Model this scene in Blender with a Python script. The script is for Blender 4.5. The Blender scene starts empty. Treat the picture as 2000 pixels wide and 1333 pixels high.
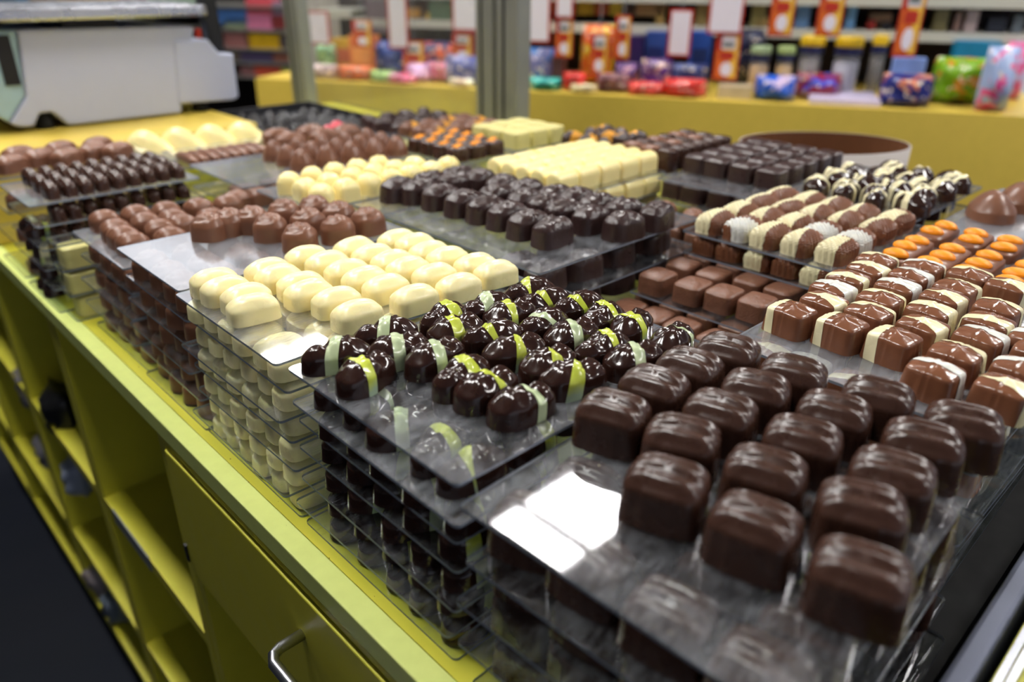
import bpy, bmesh, math, random
from mathutils import Vector, Matrix, noise
C = bpy.context.scene.collection
SC = bpy.context.scene
R = random.Random(7)
PI = math.pi
CZ = 0.90            # height of the counter top above the floor
CAMH = 0.40          # camera height above the counter top

# ------------------------------------------------------------------ camera
F, PITCH, ROLL, YAW = 1474.24, math.radians(26.117), math.radians(0.412), math.radians(43.771)
_f = Vector((math.sin(YAW)*math.cos(PITCH), math.cos(YAW)*math.cos(PITCH), -math.sin(PITCH)))
_r0 = Vector((math.cos(YAW), -math.sin(YAW), 0)); _u0 = _r0.cross(_f)
_r = _r0*math.cos(ROLL)+_u0*math.sin(ROLL); _u = _u0*math.cos(ROLL)-_r0*math.sin(ROLL)
cam = bpy.data.cameras.new('camera'); co = bpy.data.objects.new('camera', cam); C.objects.link(co)
cam.sensor_width = 36; cam.lens = F/2000*36; cam.clip_start = .01
co.matrix_world = Matrix(((_r.x, _u.x, -_f.x, 0), (_r.y, _u.y, -_f.y, 0), (_r.z, _u.z, -_f.z, CZ+CAMH), (0, 0, 0, 1)))
cam.dof.use_dof = True; cam.dof.focus_distance = .60; cam.dof.aperture_fstop = 3.3; cam.dof.aperture_blades = 9
SC.camera = co
# ------------------------------------------------------------------ world and exposure
SC.view_settings.view_transform = 'Standard'; SC.view_settings.look = 'None'
SC.view_settings.gamma = 1; SC.view_settings.use_curve_mapping = False
SC.view_settings.exposure = 0.92
SC.cycles.transparent_max_bounces = 32
SC.cycles.max_bounces = 8
SC.cycles.use_denoising = True
w = bpy.data.worlds.new('world'); SC.world = w; w.use_nodes = True
w.node_tree.nodes['Background'].inputs[0].default_value = (.55, .58, .66, 1)
w.node_tree.nodes['Background'].inputs[1].default_value = .42
PANEL_STRENGTH = 27.0

# ------------------------------------------------------------------ helpers
ORD = 'first second third fourth fifth sixth seventh eighth ninth tenth eleventh twelfth'.split()
def ray(px, py): return _f*F+_r*(px-1000)-_u*(py-666.5)
def at(px, py, z):                     # point of the scene seen at a spot of the photograph, at height z over the counter
    d = ray(px, py); t = (z-CAMH)/d.z
    return Vector((d.x*t, d.y*t, z))
def lin(c): return c/12.92 if c <= .04045 else ((c+.055)/1.055)**2.4
def S(r, g, b): return (lin(r/255), lin(g/255), lin(b/255), 1)

def link(name, me, mat=None, parent=None, loc=None, rot=0):
    o = bpy.data.objects.new(name, me); C.objects.link(o)
    if mat is not None and not me.materials: me.materials.append(mat)
    if parent is not None: o.parent = parent
    if loc is not None: o.location = loc
    if rot: o.rotation_euler.z = rot
    return o
def empty(name, loc, rot=0):
    o = bpy.data.objects.new(name, None); C.objects.link(o); o.location = loc; o.rotation_euler.z = rot
    o.empty_display_size = .02
    return o
def tag(o, label, cat, group=None):
    o['label'] = label; o['category'] = cat
    if group: o['group'] = group
    return o
def struct(o): o['kind'] = 'structure'; return o
def bm_box(bm, x0, y0, z0, x1, y1, z1, mi=0):
    vs = [bm.verts.new(v) for v in ((x0,y0,z0),(x1,y0,z0),(x1,y1,z0),(x0,y1,z0),(x0,y0,z1),(x1,y0,z1),(x1,y1,z1),(x0,y1,z1))]
    for q in ((3,2,1,0),(4,5,6,7),(0,1,5,4),(1,2,6,5),(2,3,7,6),(3,0,4,7)):
        f = bm.faces.new([vs[i] for i in q]); f.material_index = mi
    return vs
def to_mesh(bm, name, smooth=False):
    me = bpy.data.meshes.new(name); bm.normal_update()
    if smooth:
        for f in bm.faces: f.smooth = True
    bm.to_mesh(me); bm.free(); return me
def box_me(name, x0, y0, z0, x1, y1, z1, bev=0):
    bm = bmesh.new(); bm_box(bm, x0, y0, z0, x1, y1, z1)
    if bev: bmesh.ops.bevel(bm, geom=bm.edges[:], offset=bev, segments=2, affect='EDGES', profile=.5)
    return to_mesh(bm, name)
def prism_me(name, pts, z0, z1, axis='z', bev=0, smooth=False):
    bm = bmesh.new()
    def V(a, b, c): return (a, b, c) if axis == 'z' else ((a, c, b) if axis == 'y' else (c, a, b))
    lo = [bm.verts.new(V(a, b, z0)) for a, b in pts]; hi = [bm.verts.new(V(a, b, z1)) for a, b in pts]
    n = len(pts); bm.faces.new(lo[::-1]); bm.faces.new(hi)
    for i in range(n): bm.faces.new((lo[i], lo[(i+1) % n], hi[(i+1) % n], hi[i]))
    bmesh.ops.recalc_face_normals(bm, faces=bm.faces[:])
    if bev: bmesh.ops.bevel(bm, geom=bm.edges[:], offset=bev, segments=2, affect='EDGES', profile=.5)
    return to_mesh(bm, name, smooth)
def tube_me(name, pts, rad, n=10):
    bm = bmesh.new(); rings = []
    pts = [Vector(p) for p in pts]
    for i, p in enumerate(pts):
        a = pts[max(i-1, 0)]; b = pts[min(i+1, len(pts)-1)]; t = (b-a).normalized()
        s = t.cross(Vector((0, 0, 1)))
        if s.length < .1: s = t.cross(Vector((0, 1, 0)))
        s.normalize(); q = s.cross(t)
        rings.append([bm.verts.new(p+(s*math.cos(2*PI*k/n)+q*math.sin(2*PI*k/n))*rad) for k in range(n)])
    for a, b in zip(rings, rings[1:]):
        for k in range(n): bm.faces.new((a[k], a[(k+1) % n], b[(k+1) % n], b[k]))
    bm.faces.new(rings[0][::-1]); bm.faces.new(rings[-1])
    bmesh.ops.recalc_face_normals(bm, faces=bm.faces[:])
    return to_mesh(bm, name, True)
def lathe_me(name, prof, n=20):
    bm = bmesh.new(); rings = []
    for r, z in prof: rings.append([bm.verts.new((r*math.cos(2*PI*k/n), r*math.sin(2*PI*k/n), z)) for k in range(n)])
    for a, b in zip(rings, rings[1:]):
        for k in range(n): bm.faces.new((a[k], a[(k+1) % n], b[(k+1) % n], b[k]))
    bm.faces.new(rings[0][::-1]); bm.faces.new(rings[-1])
    return to_mesh(bm, name, True)

# ------------------------------------------------------------------ materials
def newmat(name):
    m = bpy.data.materials.new(name); m.use_nodes = True; nt = m.node_tree; nt.nodes.clear()
    out = nt.nodes.new('ShaderNodeOutputMaterial'); return m, nt, out
def N(nt, t, **kw):
    n = nt.nodes.new(t)
    for k, v in kw.items():
        if k in n.inputs: n.inputs[k].default_value = v
        else: setattr(n, k, v)
    return n
def pmat(name, col, rough=.4, spec=.5, metal=0, var=.08, vscale=60, bump=.0, bscale=200, rvar=.1, coat=0, sss=0, col2=None):
    m, nt, out = newmat(name); L = nt.links.new
    p = N(nt, 'ShaderNodeBsdfPrincipled'); p.inputs['Roughness'].default_value = rough
    p.inputs['Specular IOR Level'].default_value = spec; p.inputs['Metallic'].default_value = metal
    p.inputs['Coat Weight'].default_value = coat; p.inputs['Coat Roughness'].default_value = .08
    tc = N(nt, 'ShaderNodeTexCoord'); oi = N(nt, 'ShaderNodeObjectInfo')
    ad = N(nt, 'ShaderNodeVectorMath', operation='ADD'); L(tc.outputs['Object'], ad.inputs[0]); L(oi.outputs['Random'], ad.inputs[1])
    ns = N(nt, 'ShaderNodeTexNoise'); ns.inputs['Scale'].default_value = vscale; ns.inputs['Detail'].default_value = 3
    L(ad.outputs[0], ns.inputs['Vector'])
    mx = N(nt, 'ShaderNodeMix', data_type='RGBA')
    c2 = col2 or tuple(min(1, c*(1+var*3)) for c in col[:3])+(1,)
    c1 = tuple(c*(1-var*2) for c in col[:3])+(1,) if col2 is None else col
    mx.inputs[6].default_value = c1; mx.inputs[7].default_value = c2
    L(ns.outputs['Fac'], mx.inputs[0]); L(mx.outputs[2], p.inputs['Base Color'])
    if rvar:
        mr = N(nt, 'ShaderNodeMapRange'); mr.inputs[3].default_value = max(.03, rough-rvar); mr.inputs[4].default_value = rough+rvar
        L(ns.outputs['Fac'], mr.inputs[0]); L(mr.outputs[0], p.inputs['Roughness'])
    if bump:
        b = N(nt, 'ShaderNodeBump'); b.inputs['Strength'].default_value = bump; b.inputs['Distance'].default_value = .001
        n2 = N(nt, 'ShaderNodeTexNoise'); n2.inputs['Scale'].default_value = bscale; n2.inputs['Detail'].default_value = 2
        L(ad.outputs[0], n2.inputs['Vector']); L(n2.outputs['Fac'], b.inputs['Height']); L(b.outputs[0], p.inputs['Normal'])
    if sss:
        p.inputs['Subsurface Weight'].default_value = sss; p.inputs['Subsurface Radius'].default_value = (1, .8, .4)
        p.inputs['Subsurface Scale'].default_value = .004
    L(p.outputs[0], out.inputs[0]); return m
def emat(name, col, s):
    m, nt, out = newmat(name); e = N(nt, 'ShaderNodeEmission'); e.inputs[0].default_value = col; e.inputs[1].default_value = s
    nt.links.new(e.outputs[0], out.inputs[0]); return m
def sheet_mat(name, dust=(.02, .16), tint=(.955, .97, .965, 1), rough=.015):
    m, nt, out = newmat(name); L = nt.links.new
    tr = N(nt, 'ShaderNodeBsdfTransparent'); tr.inputs[0].default_value = tint
    df = N(nt, 'ShaderNodeBsdfDiffuse'); df.inputs[0].default_value = (.60, .61, .66, 1)
    gl = N(nt, 'ShaderNodeBsdfGlossy'); gl.inputs['Color'].default_value = (.95, .96, 1, 1)
    tc = N(nt, 'ShaderNodeTexCoord'); oi = N(nt, 'ShaderNodeObjectInfo')
    ad = N(nt, 'ShaderNodeVectorMath', operation='ADD'); L(tc.outputs['Object'], ad.inputs[0]); L(oi.outputs['Random'], ad.inputs[1])
    n1 = N(nt, 'ShaderNodeTexNoise'); n1.inputs['Scale'].default_value = 22; n1.inputs['Detail'].default_value = 6; n1.inputs['Distortion'].default_value = 1.6
    L(ad.outputs[0], n1.inputs['Vector'])
    mp = N(nt, 'ShaderNodeMapping'); mp.inputs['Scale'].default_value = (90, 700, 1); mp.inputs['Rotation'].default_value = (0, 0, .9)
    L(ad.outputs[0], mp.inputs[0])
    n2 = N(nt, 'ShaderNodeTexNoise'); n2.inputs['Scale'].default_value = 1; n2.inputs['Detail'].default_value = 3; L(mp.outputs[0], n2.inputs['Vector'])
    mu = N(nt, 'ShaderNodeMath', operation='MULTIPLY'); L(n1.outputs['Fac'], mu.inputs[0]); L(n2.outputs['Fac'], mu.inputs[1])
    mr = N(nt, 'ShaderNodeMapRange'); mr.inputs[1].default_value = .18; mr.inputs[2].default_value = .42
    mr.inputs[3].default_value = dust[0]; mr.inputs[4].default_value = dust[1]; L(mu.outputs[0], mr.inputs[0])
    m1 = N(nt, 'ShaderNodeMixShader'); L(mr.outputs[0], m1.inputs[0]); L(tr.outputs[0], m1.inputs[1]); L(df.outputs[0], m1.inputs[2])
    rr = N(nt, 'ShaderNodeMapRange'); rr.inputs[3].default_value = rough; rr.inputs[4].default_value = rough+.05
    L(n1.outputs['Fac'], rr.inputs[0]); L(rr.outputs[0], gl.inputs['Roughness'])
    fr = N(nt, 'ShaderNodeFresnel'); fr.inputs['IOR'].default_value = 1.49
    # the same film from either side of the sheet
    ge = N(nt, 'ShaderNodeNewGeometry')
    fi = N(nt, 'ShaderNodeMath', operation='MULTIPLY_ADD'); fi.inputs[1].default_value = -(1.49-1/1.49); fi.inputs[2].default_value = 1.49
    L(ge.outputs['Backfacing'], fi.inputs[0]); fr.inputs['IOR'].default_value = 1.49
    fi2 = N(nt, 'ShaderNodeMath', operation='MULTIPLY_ADD'); fi2.inputs[1].default_value = 1.49-1/1.49; fi2.inputs[2].default_value = 1.49
    m2 = N(nt, 'ShaderNodeMixShader')
    # back faces are reached from inside the thin sheet: let them pass light without a second mirror
    sb = N(nt, 'ShaderNodeMath', operation='SUBTRACT'); sb.inputs[0].default_value = 1; L(ge.outputs['Backfacing'], sb.inputs[1])
    fm = N(nt, 'ShaderNodeMath', operation='MULTIPLY'); L(fr.outputs[0], fm.inputs[0]); L(sb.outputs[0], fm.inputs[1])
    f2 = N(nt, 'ShaderNodeMath', operation='MULTIPLY'); f2.inputs[1].default_value = 1.5; f2.use_clamp = True; L(fm.outputs[0], f2.inputs[0])
    L(f2.outputs[0], m2.inputs[0]); L(m1.outputs[0], m2.inputs[1]); L(gl.outputs[0], m2.inputs[2])
    L(m2.outputs[0], out.inputs[0]); return m
def edge_mat(name, col):
    m, nt, out = newmat(name); L = nt.links.new
    tr = N(nt, 'ShaderNodeBsdfTransparent'); tr.inputs[0].default_value = (.30, .34, .34, 1)
    p = N(nt, 'ShaderNodeBsdfPrincipled'); p.inputs['Base Color'].default_value = col; p.inputs['Roughness'].default_value = .25
    mx = N(nt, 'ShaderNodeMixShader'); mx.inputs[0].default_value = .75; L(tr.outputs[0], mx.inputs[1]); L(p.outputs[0], mx.inputs[2])
    L(mx.outputs[0], out.inputs[0]); return m

M = {}
M['fascia'] = pmat('warm_yellow_laminate', S(212, 184, 78), .38, .4, var=.03, vscale=40)
M['yellow'] = pmat('yellow_laminate', S(192, 186, 56), .38, .4, var=.03, vscale=40, bump=.05, bscale=900)
M['lip'] = pmat('lime_edge_laminate', S(206, 216, 124), .40, .4, var=.03, vscale=80, bump=.05, bscale=900)
M['dark_choc'] = pmat('dark_chocolate', S(62, 39, 30), .27, .5, var=.12, vscale=70, bump=.10, bscale=160, rvar=.07)
M['black_choc'] = pmat('dark_glossy_chocolate', S(46, 27, 22), .14, .55, var=.12, vscale=90, bump=.16, bscale=140, rvar=.05)
M['rough_choc'] = pmat('dark_rough_chocolate', S(54, 36, 34), .30, .5, var=.12, vscale=90, bump=.5, bscale=330, rvar=.08)
M['milk'] = pmat('milk_chocolate', S(118, 78, 58), .34, .45, var=.08, vscale=60, bump=.14, bscale=260, rvar=.06)
M['milk_gloss'] = pmat('glossy_milk_chocolate', S(120, 76, 53), .22, .5, var=.08, vscale=60, bump=.2, bscale=200, rvar=.06)
M['milk_rough'] = pmat('grainy_milk_chocolate', S(114, 76, 58), .36, .45, var=.10, vscale=200, bump=.6, bscale=500, rvar=.08)
M['white'] = pmat('white_chocolate', S(248, 234, 178), .28, .5, var=.02, vscale=60, bump=.06, bscale=200, rvar=.06, sss=.25)
M['cream'] = pmat('cream_chocolate', S(248, 230, 160), .30, .5, var=.02, vscale=60, bump=.06, bscale=200, rvar=.06, sss=.2)
M['pale'] = pmat('pale_green_white_chocolate', S(214, 204, 134), .35, .4, var=.03)
M['ivory'] = pmat('ivory_chocolate_stripe', S(232, 222, 180), .26, .5, var=.03, bump=.1, bscale=200)
M['bluewhite'] = pmat('cool_white_chocolate_stripe', S(206, 210, 212), .24, .5, var=.04, bump=.1, bscale=200, vscale=150, col2=S(236, 232, 214))
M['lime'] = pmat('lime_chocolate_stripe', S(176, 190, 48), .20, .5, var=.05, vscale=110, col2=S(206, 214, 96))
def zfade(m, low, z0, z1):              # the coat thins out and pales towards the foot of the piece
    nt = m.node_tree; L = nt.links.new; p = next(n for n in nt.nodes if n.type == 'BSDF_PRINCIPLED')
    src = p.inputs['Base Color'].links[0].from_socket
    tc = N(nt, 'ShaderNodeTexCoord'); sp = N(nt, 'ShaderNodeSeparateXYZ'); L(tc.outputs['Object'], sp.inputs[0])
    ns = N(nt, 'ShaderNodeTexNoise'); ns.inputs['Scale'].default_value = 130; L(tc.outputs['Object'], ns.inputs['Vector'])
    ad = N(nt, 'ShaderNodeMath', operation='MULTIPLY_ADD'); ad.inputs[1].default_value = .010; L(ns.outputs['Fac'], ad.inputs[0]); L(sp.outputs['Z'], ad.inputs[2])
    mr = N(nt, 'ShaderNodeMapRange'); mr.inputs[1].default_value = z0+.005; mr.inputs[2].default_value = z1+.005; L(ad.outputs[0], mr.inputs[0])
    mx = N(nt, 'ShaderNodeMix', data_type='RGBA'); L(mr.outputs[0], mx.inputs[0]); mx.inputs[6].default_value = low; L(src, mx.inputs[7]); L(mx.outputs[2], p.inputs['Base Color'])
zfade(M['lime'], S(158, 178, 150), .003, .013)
M['palelime'] = pmat('pale_lime_chocolate_stripe', S(172, 192, 150), .20, .5, var=.05, vscale=110, col2=S(204, 212, 170))
M['orange'] = pmat('orange_sugar', S(250, 150, 10), .45, .4, var=.04, vscale=200)
M['gold'] = pmat('golden_nut_bits', S(214, 150, 50), .5, .3)
M['sheet'] = sheet_mat('clear_acrylic', dust=(.0, .07))
M['sheet_dusty'] = sheet_mat('dusty_acrylic', dust=(.02, .24))
M['sheet_t'] = sheet_mat('scratched_acrylic', dust=(.02, .15))
M['sheet_bright'] = sheet_mat('scuffed_acrylic', dust=(.12, .30), rough=.10)
M['edge'] = edge_mat('acrylic_cut_edge', S(146, 154, 170))
M['steel'] = pmat('brushed_steel', S(196, 198, 206), .28, .5, 1, var=.03, vscale=30)
M['rail'] = pmat('dull_rail_steel', S(112, 116, 134), .5, .4, .3, var=.04, vscale=12)
M['alu'] = pmat('grey_aluminium', S(146, 146, 142), .45, .5, .6, var=.04, vscale=30)
M['dkalu'] = pmat('dark_groove', S(48, 46, 44), .6, .3)
M['scale_white'] = pmat('white_plastic', S(178, 184, 206), .5, .4, var=.01)
M['black'] = pmat('black_plastic', S(20, 20, 22), .45, .4)
M['blacktray'] = pmat('black_tray_plastic', S(44, 44, 48), .4, .4)
M['liquorice'] = pmat('liquorice', S(30, 27, 30), .35, .5, var=.1)
M['rubber'] = pmat('black_rubber', S(14, 14, 15), .7, .3)
M['floor'] = pmat('dark_floor', S(8, 13, 24), .6, .15, var=.15, vscale=3, bump=.1, bscale=8)
M['wall'] = pmat('grey_wall', S(120, 122, 122), .8, .2, var=.02, vscale=3)
M['ceiling'] = pmat('grey_ceiling', S(216, 218, 230), .8, .2, var=.02, vscale=3)
M['panel_frame'] = pmat('white_lamp_frame', S(220, 220, 220), .5, .4)
M['lamp_aisle'] = emat('aisle_lamp_diffuser', (1.0, .98, .95, 1), 36.0)
M['glow_dim'] = emat('dim_ceiling_glow', (.92, .95, 1.0, 1), 1.2)  # weak glow for a bright stretch of ceiling mirrored in the sheets
M['lamp'] = emat('lamp_diffuser', (1.0, .97, .94, 1), PANEL_STRENGTH)
M['shelf'] = pmat('pale_grey_shelf', S(176, 174, 164), .5, .3, var=.02)
M['backboard'] = pmat('dark_shelf_back', S(52, 44, 44), .7, .2, var=.05)
M['cardwhite'] = pmat('white_card', S(222, 214, 226), .6, .2, var=.01)
M['cardred'] = pmat('red_card', S(176, 52, 40), .6, .2, var=.03)
M['cardyellow'] = pmat('yellow_card', S(226, 180, 70), .6, .2, var=.03)
M['cardorange'] = pmat('orange_card', S(206, 100, 40), .6, .2, var=.03)
M['cardgrey'] = pmat('grey_print', S(110, 116, 116), .6, .2, var=.03)
M['brownlining'] = pmat('brown_paper_lining', S(112, 74, 48), .7, .2, var=.05)
M['greywhite'] = pmat('grey_white_board', S(176, 168, 162), .6, .2, var=.02)
M['clearjar'] = sheet_mat('clear_jar_plastic', dust=(.10, .22))
def col(r, g, b, rough=.35):
    k = 'c%d_%d_%d' % (r, g, b)
    if k not in M: M[k] = pmat('packaging_'+k, S(r, g, b), rough, .5, var=.10, vscale=25, rvar=.05); M[k]['rgb'] = list(S(r, g, b))
    return M[k]

# ------------------------------------------------------------------ chocolate shapes
SR = (1, .985, .955, .91, .85, .77, .67, .55, .42, .28, .14)
def sup(a, b, n):                      # superellipse outline, half sizes a and b
    return lambda t: 1/((abs(math.cos(t))/a)**n+(abs(math.sin(t))/b)**n)**(1/n)
def dome(name, r, H, zb, p=3.0, q=2.0, draft=.04, n=44, disp=None, mat=None, srs=SR):
    bm = bmesh.new(); rings = []
    th = [2*PI*k/n for k in range(n)]
    rr = [r(t) for t in th]
    base = [bm.verts.new((rr[k]*math.cos(th[k]), rr[k]*math.sin(th[k]), 0)) for k in range(n)]
    bm.faces.new(base[::-1])
    rows = [(1, 0.0, 1)]+([(1-draft*.5, zb*.5, 1)] if srs is SR else [(1-draft*q/5, zb*q/5, 1) for q in (1, 2, 3, 4)])+[(1-draft, None, s) for s in srs]
    for sc, z, s in rows:
        ring = []
        for k in range(n):
            x = rr[k]*sc*s*math.cos(th[k]); y = rr[k]*sc*s*math.sin(th[k])
            zz = z if z is not None else zb+(H(x, y)-zb)*(max(0, 1-s**p))**(1/q)
            v = Vector((x, y, zz))
            if disp and zz > 0.0005: v += disp(v, s)
            ring.append(bm.verts.new(v))
        rings.append(ring)
    for a, b in zip(rings, rings[1:]):
        for k in range(n):
            f = bm.faces.new((a[k], a[(k+1) % n], b[(k+1) % n], b[k])); f.smooth = True
    c = bm.verts.new((0, 0, H(0, 0)+(disp(Vector((0, 0, H(0, 0))), 0).z if disp else 0)))
    for k in range(n):
        f = bm.faces.new((rings[-1][k], rings[-1][(k+1) % n], c)); f.smooth = True
    me = bpy.data.meshes.new(name); bm.normal_update(); bm.to_mesh(me); bm.free()
    if mat: me.materials.append(mat)
    return me
def band(me, name, planes, mat, off=.00035):
    """skin of a chocolate between cutting planes: (point, outward normal) pairs"""
    bm = bmesh.new(); bm.from_mesh(me)
    bmesh.ops.delete(bm, geom=[f for f in bm.faces if len(f.verts) > 4], context='FACES')
    for pco, pno in planes:
        bmesh.ops.bisect_plane(bm, geom=bm.verts[:]+bm.edges[:]+bm.faces[:], plane_co=pco, plane_no=pno, clear_outer=True)
    bm.normal_update()
    for v in bm.verts:
        if v.co.z > .0004: v.co += v.normal*off
    m2 = bpy.data.meshes.new(name); bm.to_mesh(m2); bm.free(); m2.materials.append(mat); return m2
def xband(a, b, ta=0, tb=0, roll=0):   # between two tilted planes across x
    return [((a, 0, 0), (-1, ta, roll)), ((b, 0, 0), (1, tb, -roll))]
def yband(a, b, ta=0, tb=0, roll=0):
    return [((0, a, 0), (ta, -1, roll)), ((0, b, 0), (tb, 1, -roll))]
def smooth_ring(fn, n=44, it=2):
    v = [fn(2*PI*k/n) for k in range(n)]
    for _ in range(it): v = [(v[k-1]+2*v[k]+v[(k+1) % n])/4 for k in range(n)]
    return lambda t: v[int(round(t/(2*PI)*n)) % n]
def g(x, y, cx, cy, s): return math.exp(-((x-cx)**2+(y-cy)**2)/(s*s))

KIND = {}                               # kind -> list of (mesh, [(part name, mesh), ...])
# ridged dark pralines
def ridged(seed):
    rd = random.Random(seed); ph = rd.uniform(-.001, .001)
    o = sup(.0228, .0190, 4.2)
    def r(t):
        x = abs(o(t)*math.cos(t)); y = abs(o(t)*math.sin(t))
        return o(t)*(1-.05*math.exp(-((x-.0118)/.0016)**2)*(y > .013)-.05*math.exp(-((y-.0092)/.0014)**2)*(x > .016))
    def H(x, y): return .0304-.0026*(y/.019)**2-.0030*(x/.0228)**4+.0017*math.cos(2*PI*(y+ph)/.0108)*(1-(x/.026)**4)+.0003*noise.noise(Vector((x*120, y*120, seed)))
    return dome('ridged', r, H, .0200, 3.6, 2.3, .05, 56, mat=M['dark_choc'])
KIND['ridged'] = [(ridged(s), []) for s in range(3)]
# knobbed dark pralines with a lime stripe: a big lobe, a neck and a curled knob
def knob(seed, mat):
    rd = random.Random(seed); j = lambda a: rd.uniform(-a, a)
    cx = -.0070+j(.001); a_, b_ = .0182+j(.0012), .0140+j(.001); kx = .0142+j(.0012); kr = .0112+j(.0008)
    nb = rd.uniform(.0112, .0136)
    def out(t):
        c, s = math.cos(t), math.sin(t)
        A = (c/a_)**2+(s/b_)**2; B = -2*cx*c/a_**2; D = cx*cx/a_**2-1
        r1 = (-B+math.sqrt(max(0, B*B-4*A*D)))/(2*A)
        d = kr*kr-(kx*s)**2
        r2 = kx*c+math.sqrt(d) if d > 0 and c > 0 else 0
        A = (c/.0155)**2+(s/nb)**2; B = -2*.005*c/.0155**2; D = (.005/.0155)**2-1
        r3 = (-B+math.sqrt(max(0, B*B-4*A*D)))/(2*A)
        return max(r1, r2, r3)
    r = smooth_ring(out, 56, 2)
    ph = j(1)
    def H(x, y):
        m = .0210*math.sqrt(max(.12, 1-((x-cx)/.0255)**2-(y/.0240)**2))
        rk = math.hypot(x-kx, y); k = .0190*math.sqrt(max(.1, 1-(rk/.0170)**2))+.0018*math.exp(-((rk-.0050)/.0016)**2)-.0016*math.exp(-(rk/.0024)**2)
        h = math.log(math.exp(m*900)+math.exp(k*900))/900
        ang = math.atan2(y, x-cx)
        h -= .0016*g(x, y, cx-.0125, .0045, .0042)+.0014*g(x, y, cx-.011, -.006, .004)
        h += .0012*math.sin(5*ang+ph)*min(1, math.hypot(x-cx, y)/.008)
        h -= .0011*math.exp(-((x-.0062)/.0022)**2)
        return h+.0007*noise.noise(Vector((x*150, y*150, seed*3.3)))+.0003*noise.noise(Vector((x*360, y*360, seed)))
    return dome('knobbed', r, H, .0108, 3.0, 2.0, .05, 56, mat=mat)
def knob_kind(key, mat, bands):
    out = []
    for s in range(4):
        me = knob(s+11, mat); rd = random.Random(s)
        for i in range(3):
            parts = []
            for nm, mt, lo, hi in bands:
                a = rd.uniform(lo, hi); w_ = rd.uniform(.0055, .0095); t = rd.uniform(-.5, .5)
                parts.append((nm, band(me, nm, xband(a-w_/2, a+w_/2, t+rd.uniform(-.25, .25), -t+rd.uniform(-.25, .25), rd.uniform(-.12, .2)), mt(rd))))
            out.append((me, parts))
    KIND[key] = out
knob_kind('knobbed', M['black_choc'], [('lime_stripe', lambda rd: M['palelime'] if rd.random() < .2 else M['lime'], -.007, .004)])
knob_kind('knobbed_white', M['black_choc'], [('white_stripe', lambda rd: M['ivory'], -.009, .0), ('white_stripe', lambda rd: M['ivory'], .008, .014)])
KIND['knobbed_plain'] = [(m[0], []) for m in KIND['knobbed'][::3]]
# white pralines with soft grooves
def soft(seed, mat, a=.0208, b=.0136, h=.0209):
    rd = random.Random(seed); ph = rd.uniform(-.3, .3)
    def H(x, y): return h-.0026*(x/a)**2-.0022*(y/b)**2+.00055*math.sin(2*PI*(y+.12*x)/.0085+ph)+.0004*noise.noise(Vector((x*60, y*60, seed)))
    return dome('soft', sup(a, b, 4.0), H, h*.50, 3.0, 1.9, .03, 44, mat=mat)
KIND['soft'] = [(soft(s, M['white']), []) for s in range(4)]
# rosette milk pralines
def rosette(seed, mat, a=.0178, b=.0172, h=.0248):
    rd = random.Random(seed); ph = rd.uniform(0, 6)
    def H(x, y):
        rr = math.hypot(x, y); t = math.atan2(y, x)
        return h-.0035*(rr/a)**2+.0016*math.sin(2*t+rr*900+ph)*min(1, rr/.004)*(1 if rr < .014 else .4)
    return dome('rosette', sup(a, b, 2.7), H, .0125, 2.6, 2.0, .04, 44, mat=mat)
KIND['rosette'] = [(rosette(s, M['milk']), []) for s in range(3)]
KIND['loaf'] = [(soft(s+40, M['milk'], .0165, .0165, .0225), []) for s in range(3)]
# dark rocky pralines
def rocky(seed):
    def H(x, y): return .0280-.004*(x/.025)**2-.004*(y/.016)**2+.0032*noise.noise(Vector((x*130, y*130, seed*3.1)))+.0016*noise.noise(Vector((x*380, y*380, seed)))
    o = sup(.0255, .0165, 3.0)
    return dome('rocky', lambda t: o(t)*(1+.05*noise.noise(Vector((math.cos(t)*2, math.sin(t)*2, seed)))), H, .0165, 3.0, 2.2, .07, 44, mat=M['rough_choc'])
KIND['rocky'] = [(rocky(s), []) for s in range(4)]
# gift-box milk pralines, bow on top, white bands
def gift(seed):
    o = sup(.0163, .0182, 5.0)
    def r(t):
        x = o(t)*math.cos(t); y = o(t)*math.sin(t); d = 0
        for q, edge in ((y, abs(x) > .012), (x, abs(y) > .0135)):
            if edge: d += .0006*(math.exp(-((abs(q)-.0025)/.0018)**2))-.0004*math.exp(-(q/.0008)**2)
        return o(t)+d
    def H(x, y):
        h = .0205
        h += .0009*(math.exp(-((abs(x)-.0022)/.002)**2)+math.exp(-((abs(y)-.0022)/.002)**2))*.7
        h += .0018*(g(x, y, .0062, .0045, .0042)+g(x, y, -.0062, .0045, .0042)+g(x, y, .0055, -.006, .004)+g(x, y, -.0055, -.006, .004))+.0018*g(x, y, 0, 0, .003)
        h -= .0012*(g(x, y, .0062, .0045, .0016)+g(x, y, -.0062, .0045, .0016))
        return h-.0008*(x/.016)**4-.0008*(y/.018)**4
    return dome('gift', r, H, .0165, 9.0, 2.4, .10, 64, mat=M['milk_gloss'])
_g = gift(1); _rd = random.Random(5); KIND['gift'] = []
for i in range(10):
    a = _rd.uniform(-.014, .002); w_ = _rd.uniform(.007, .015)
    mt = M['ivory'] if i % 3 else M['bluewhite']
    KIND['gift'].append((_g, [('white_band', band(_g, 'white_band', xband(a, a+w_, _rd.uniform(-.3, .3), _rd.uniform(-.3, .3), .2), mt))]))
KIND['gift_front'] = [(_g, [('white_band', band(_g, 'white_band', yband(.0035+.001*i, .0115, .04, .05, .12), M['ivory']))]) for i in range(3)]
KIND['gift_plain'] = [(_g, [])]
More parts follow.
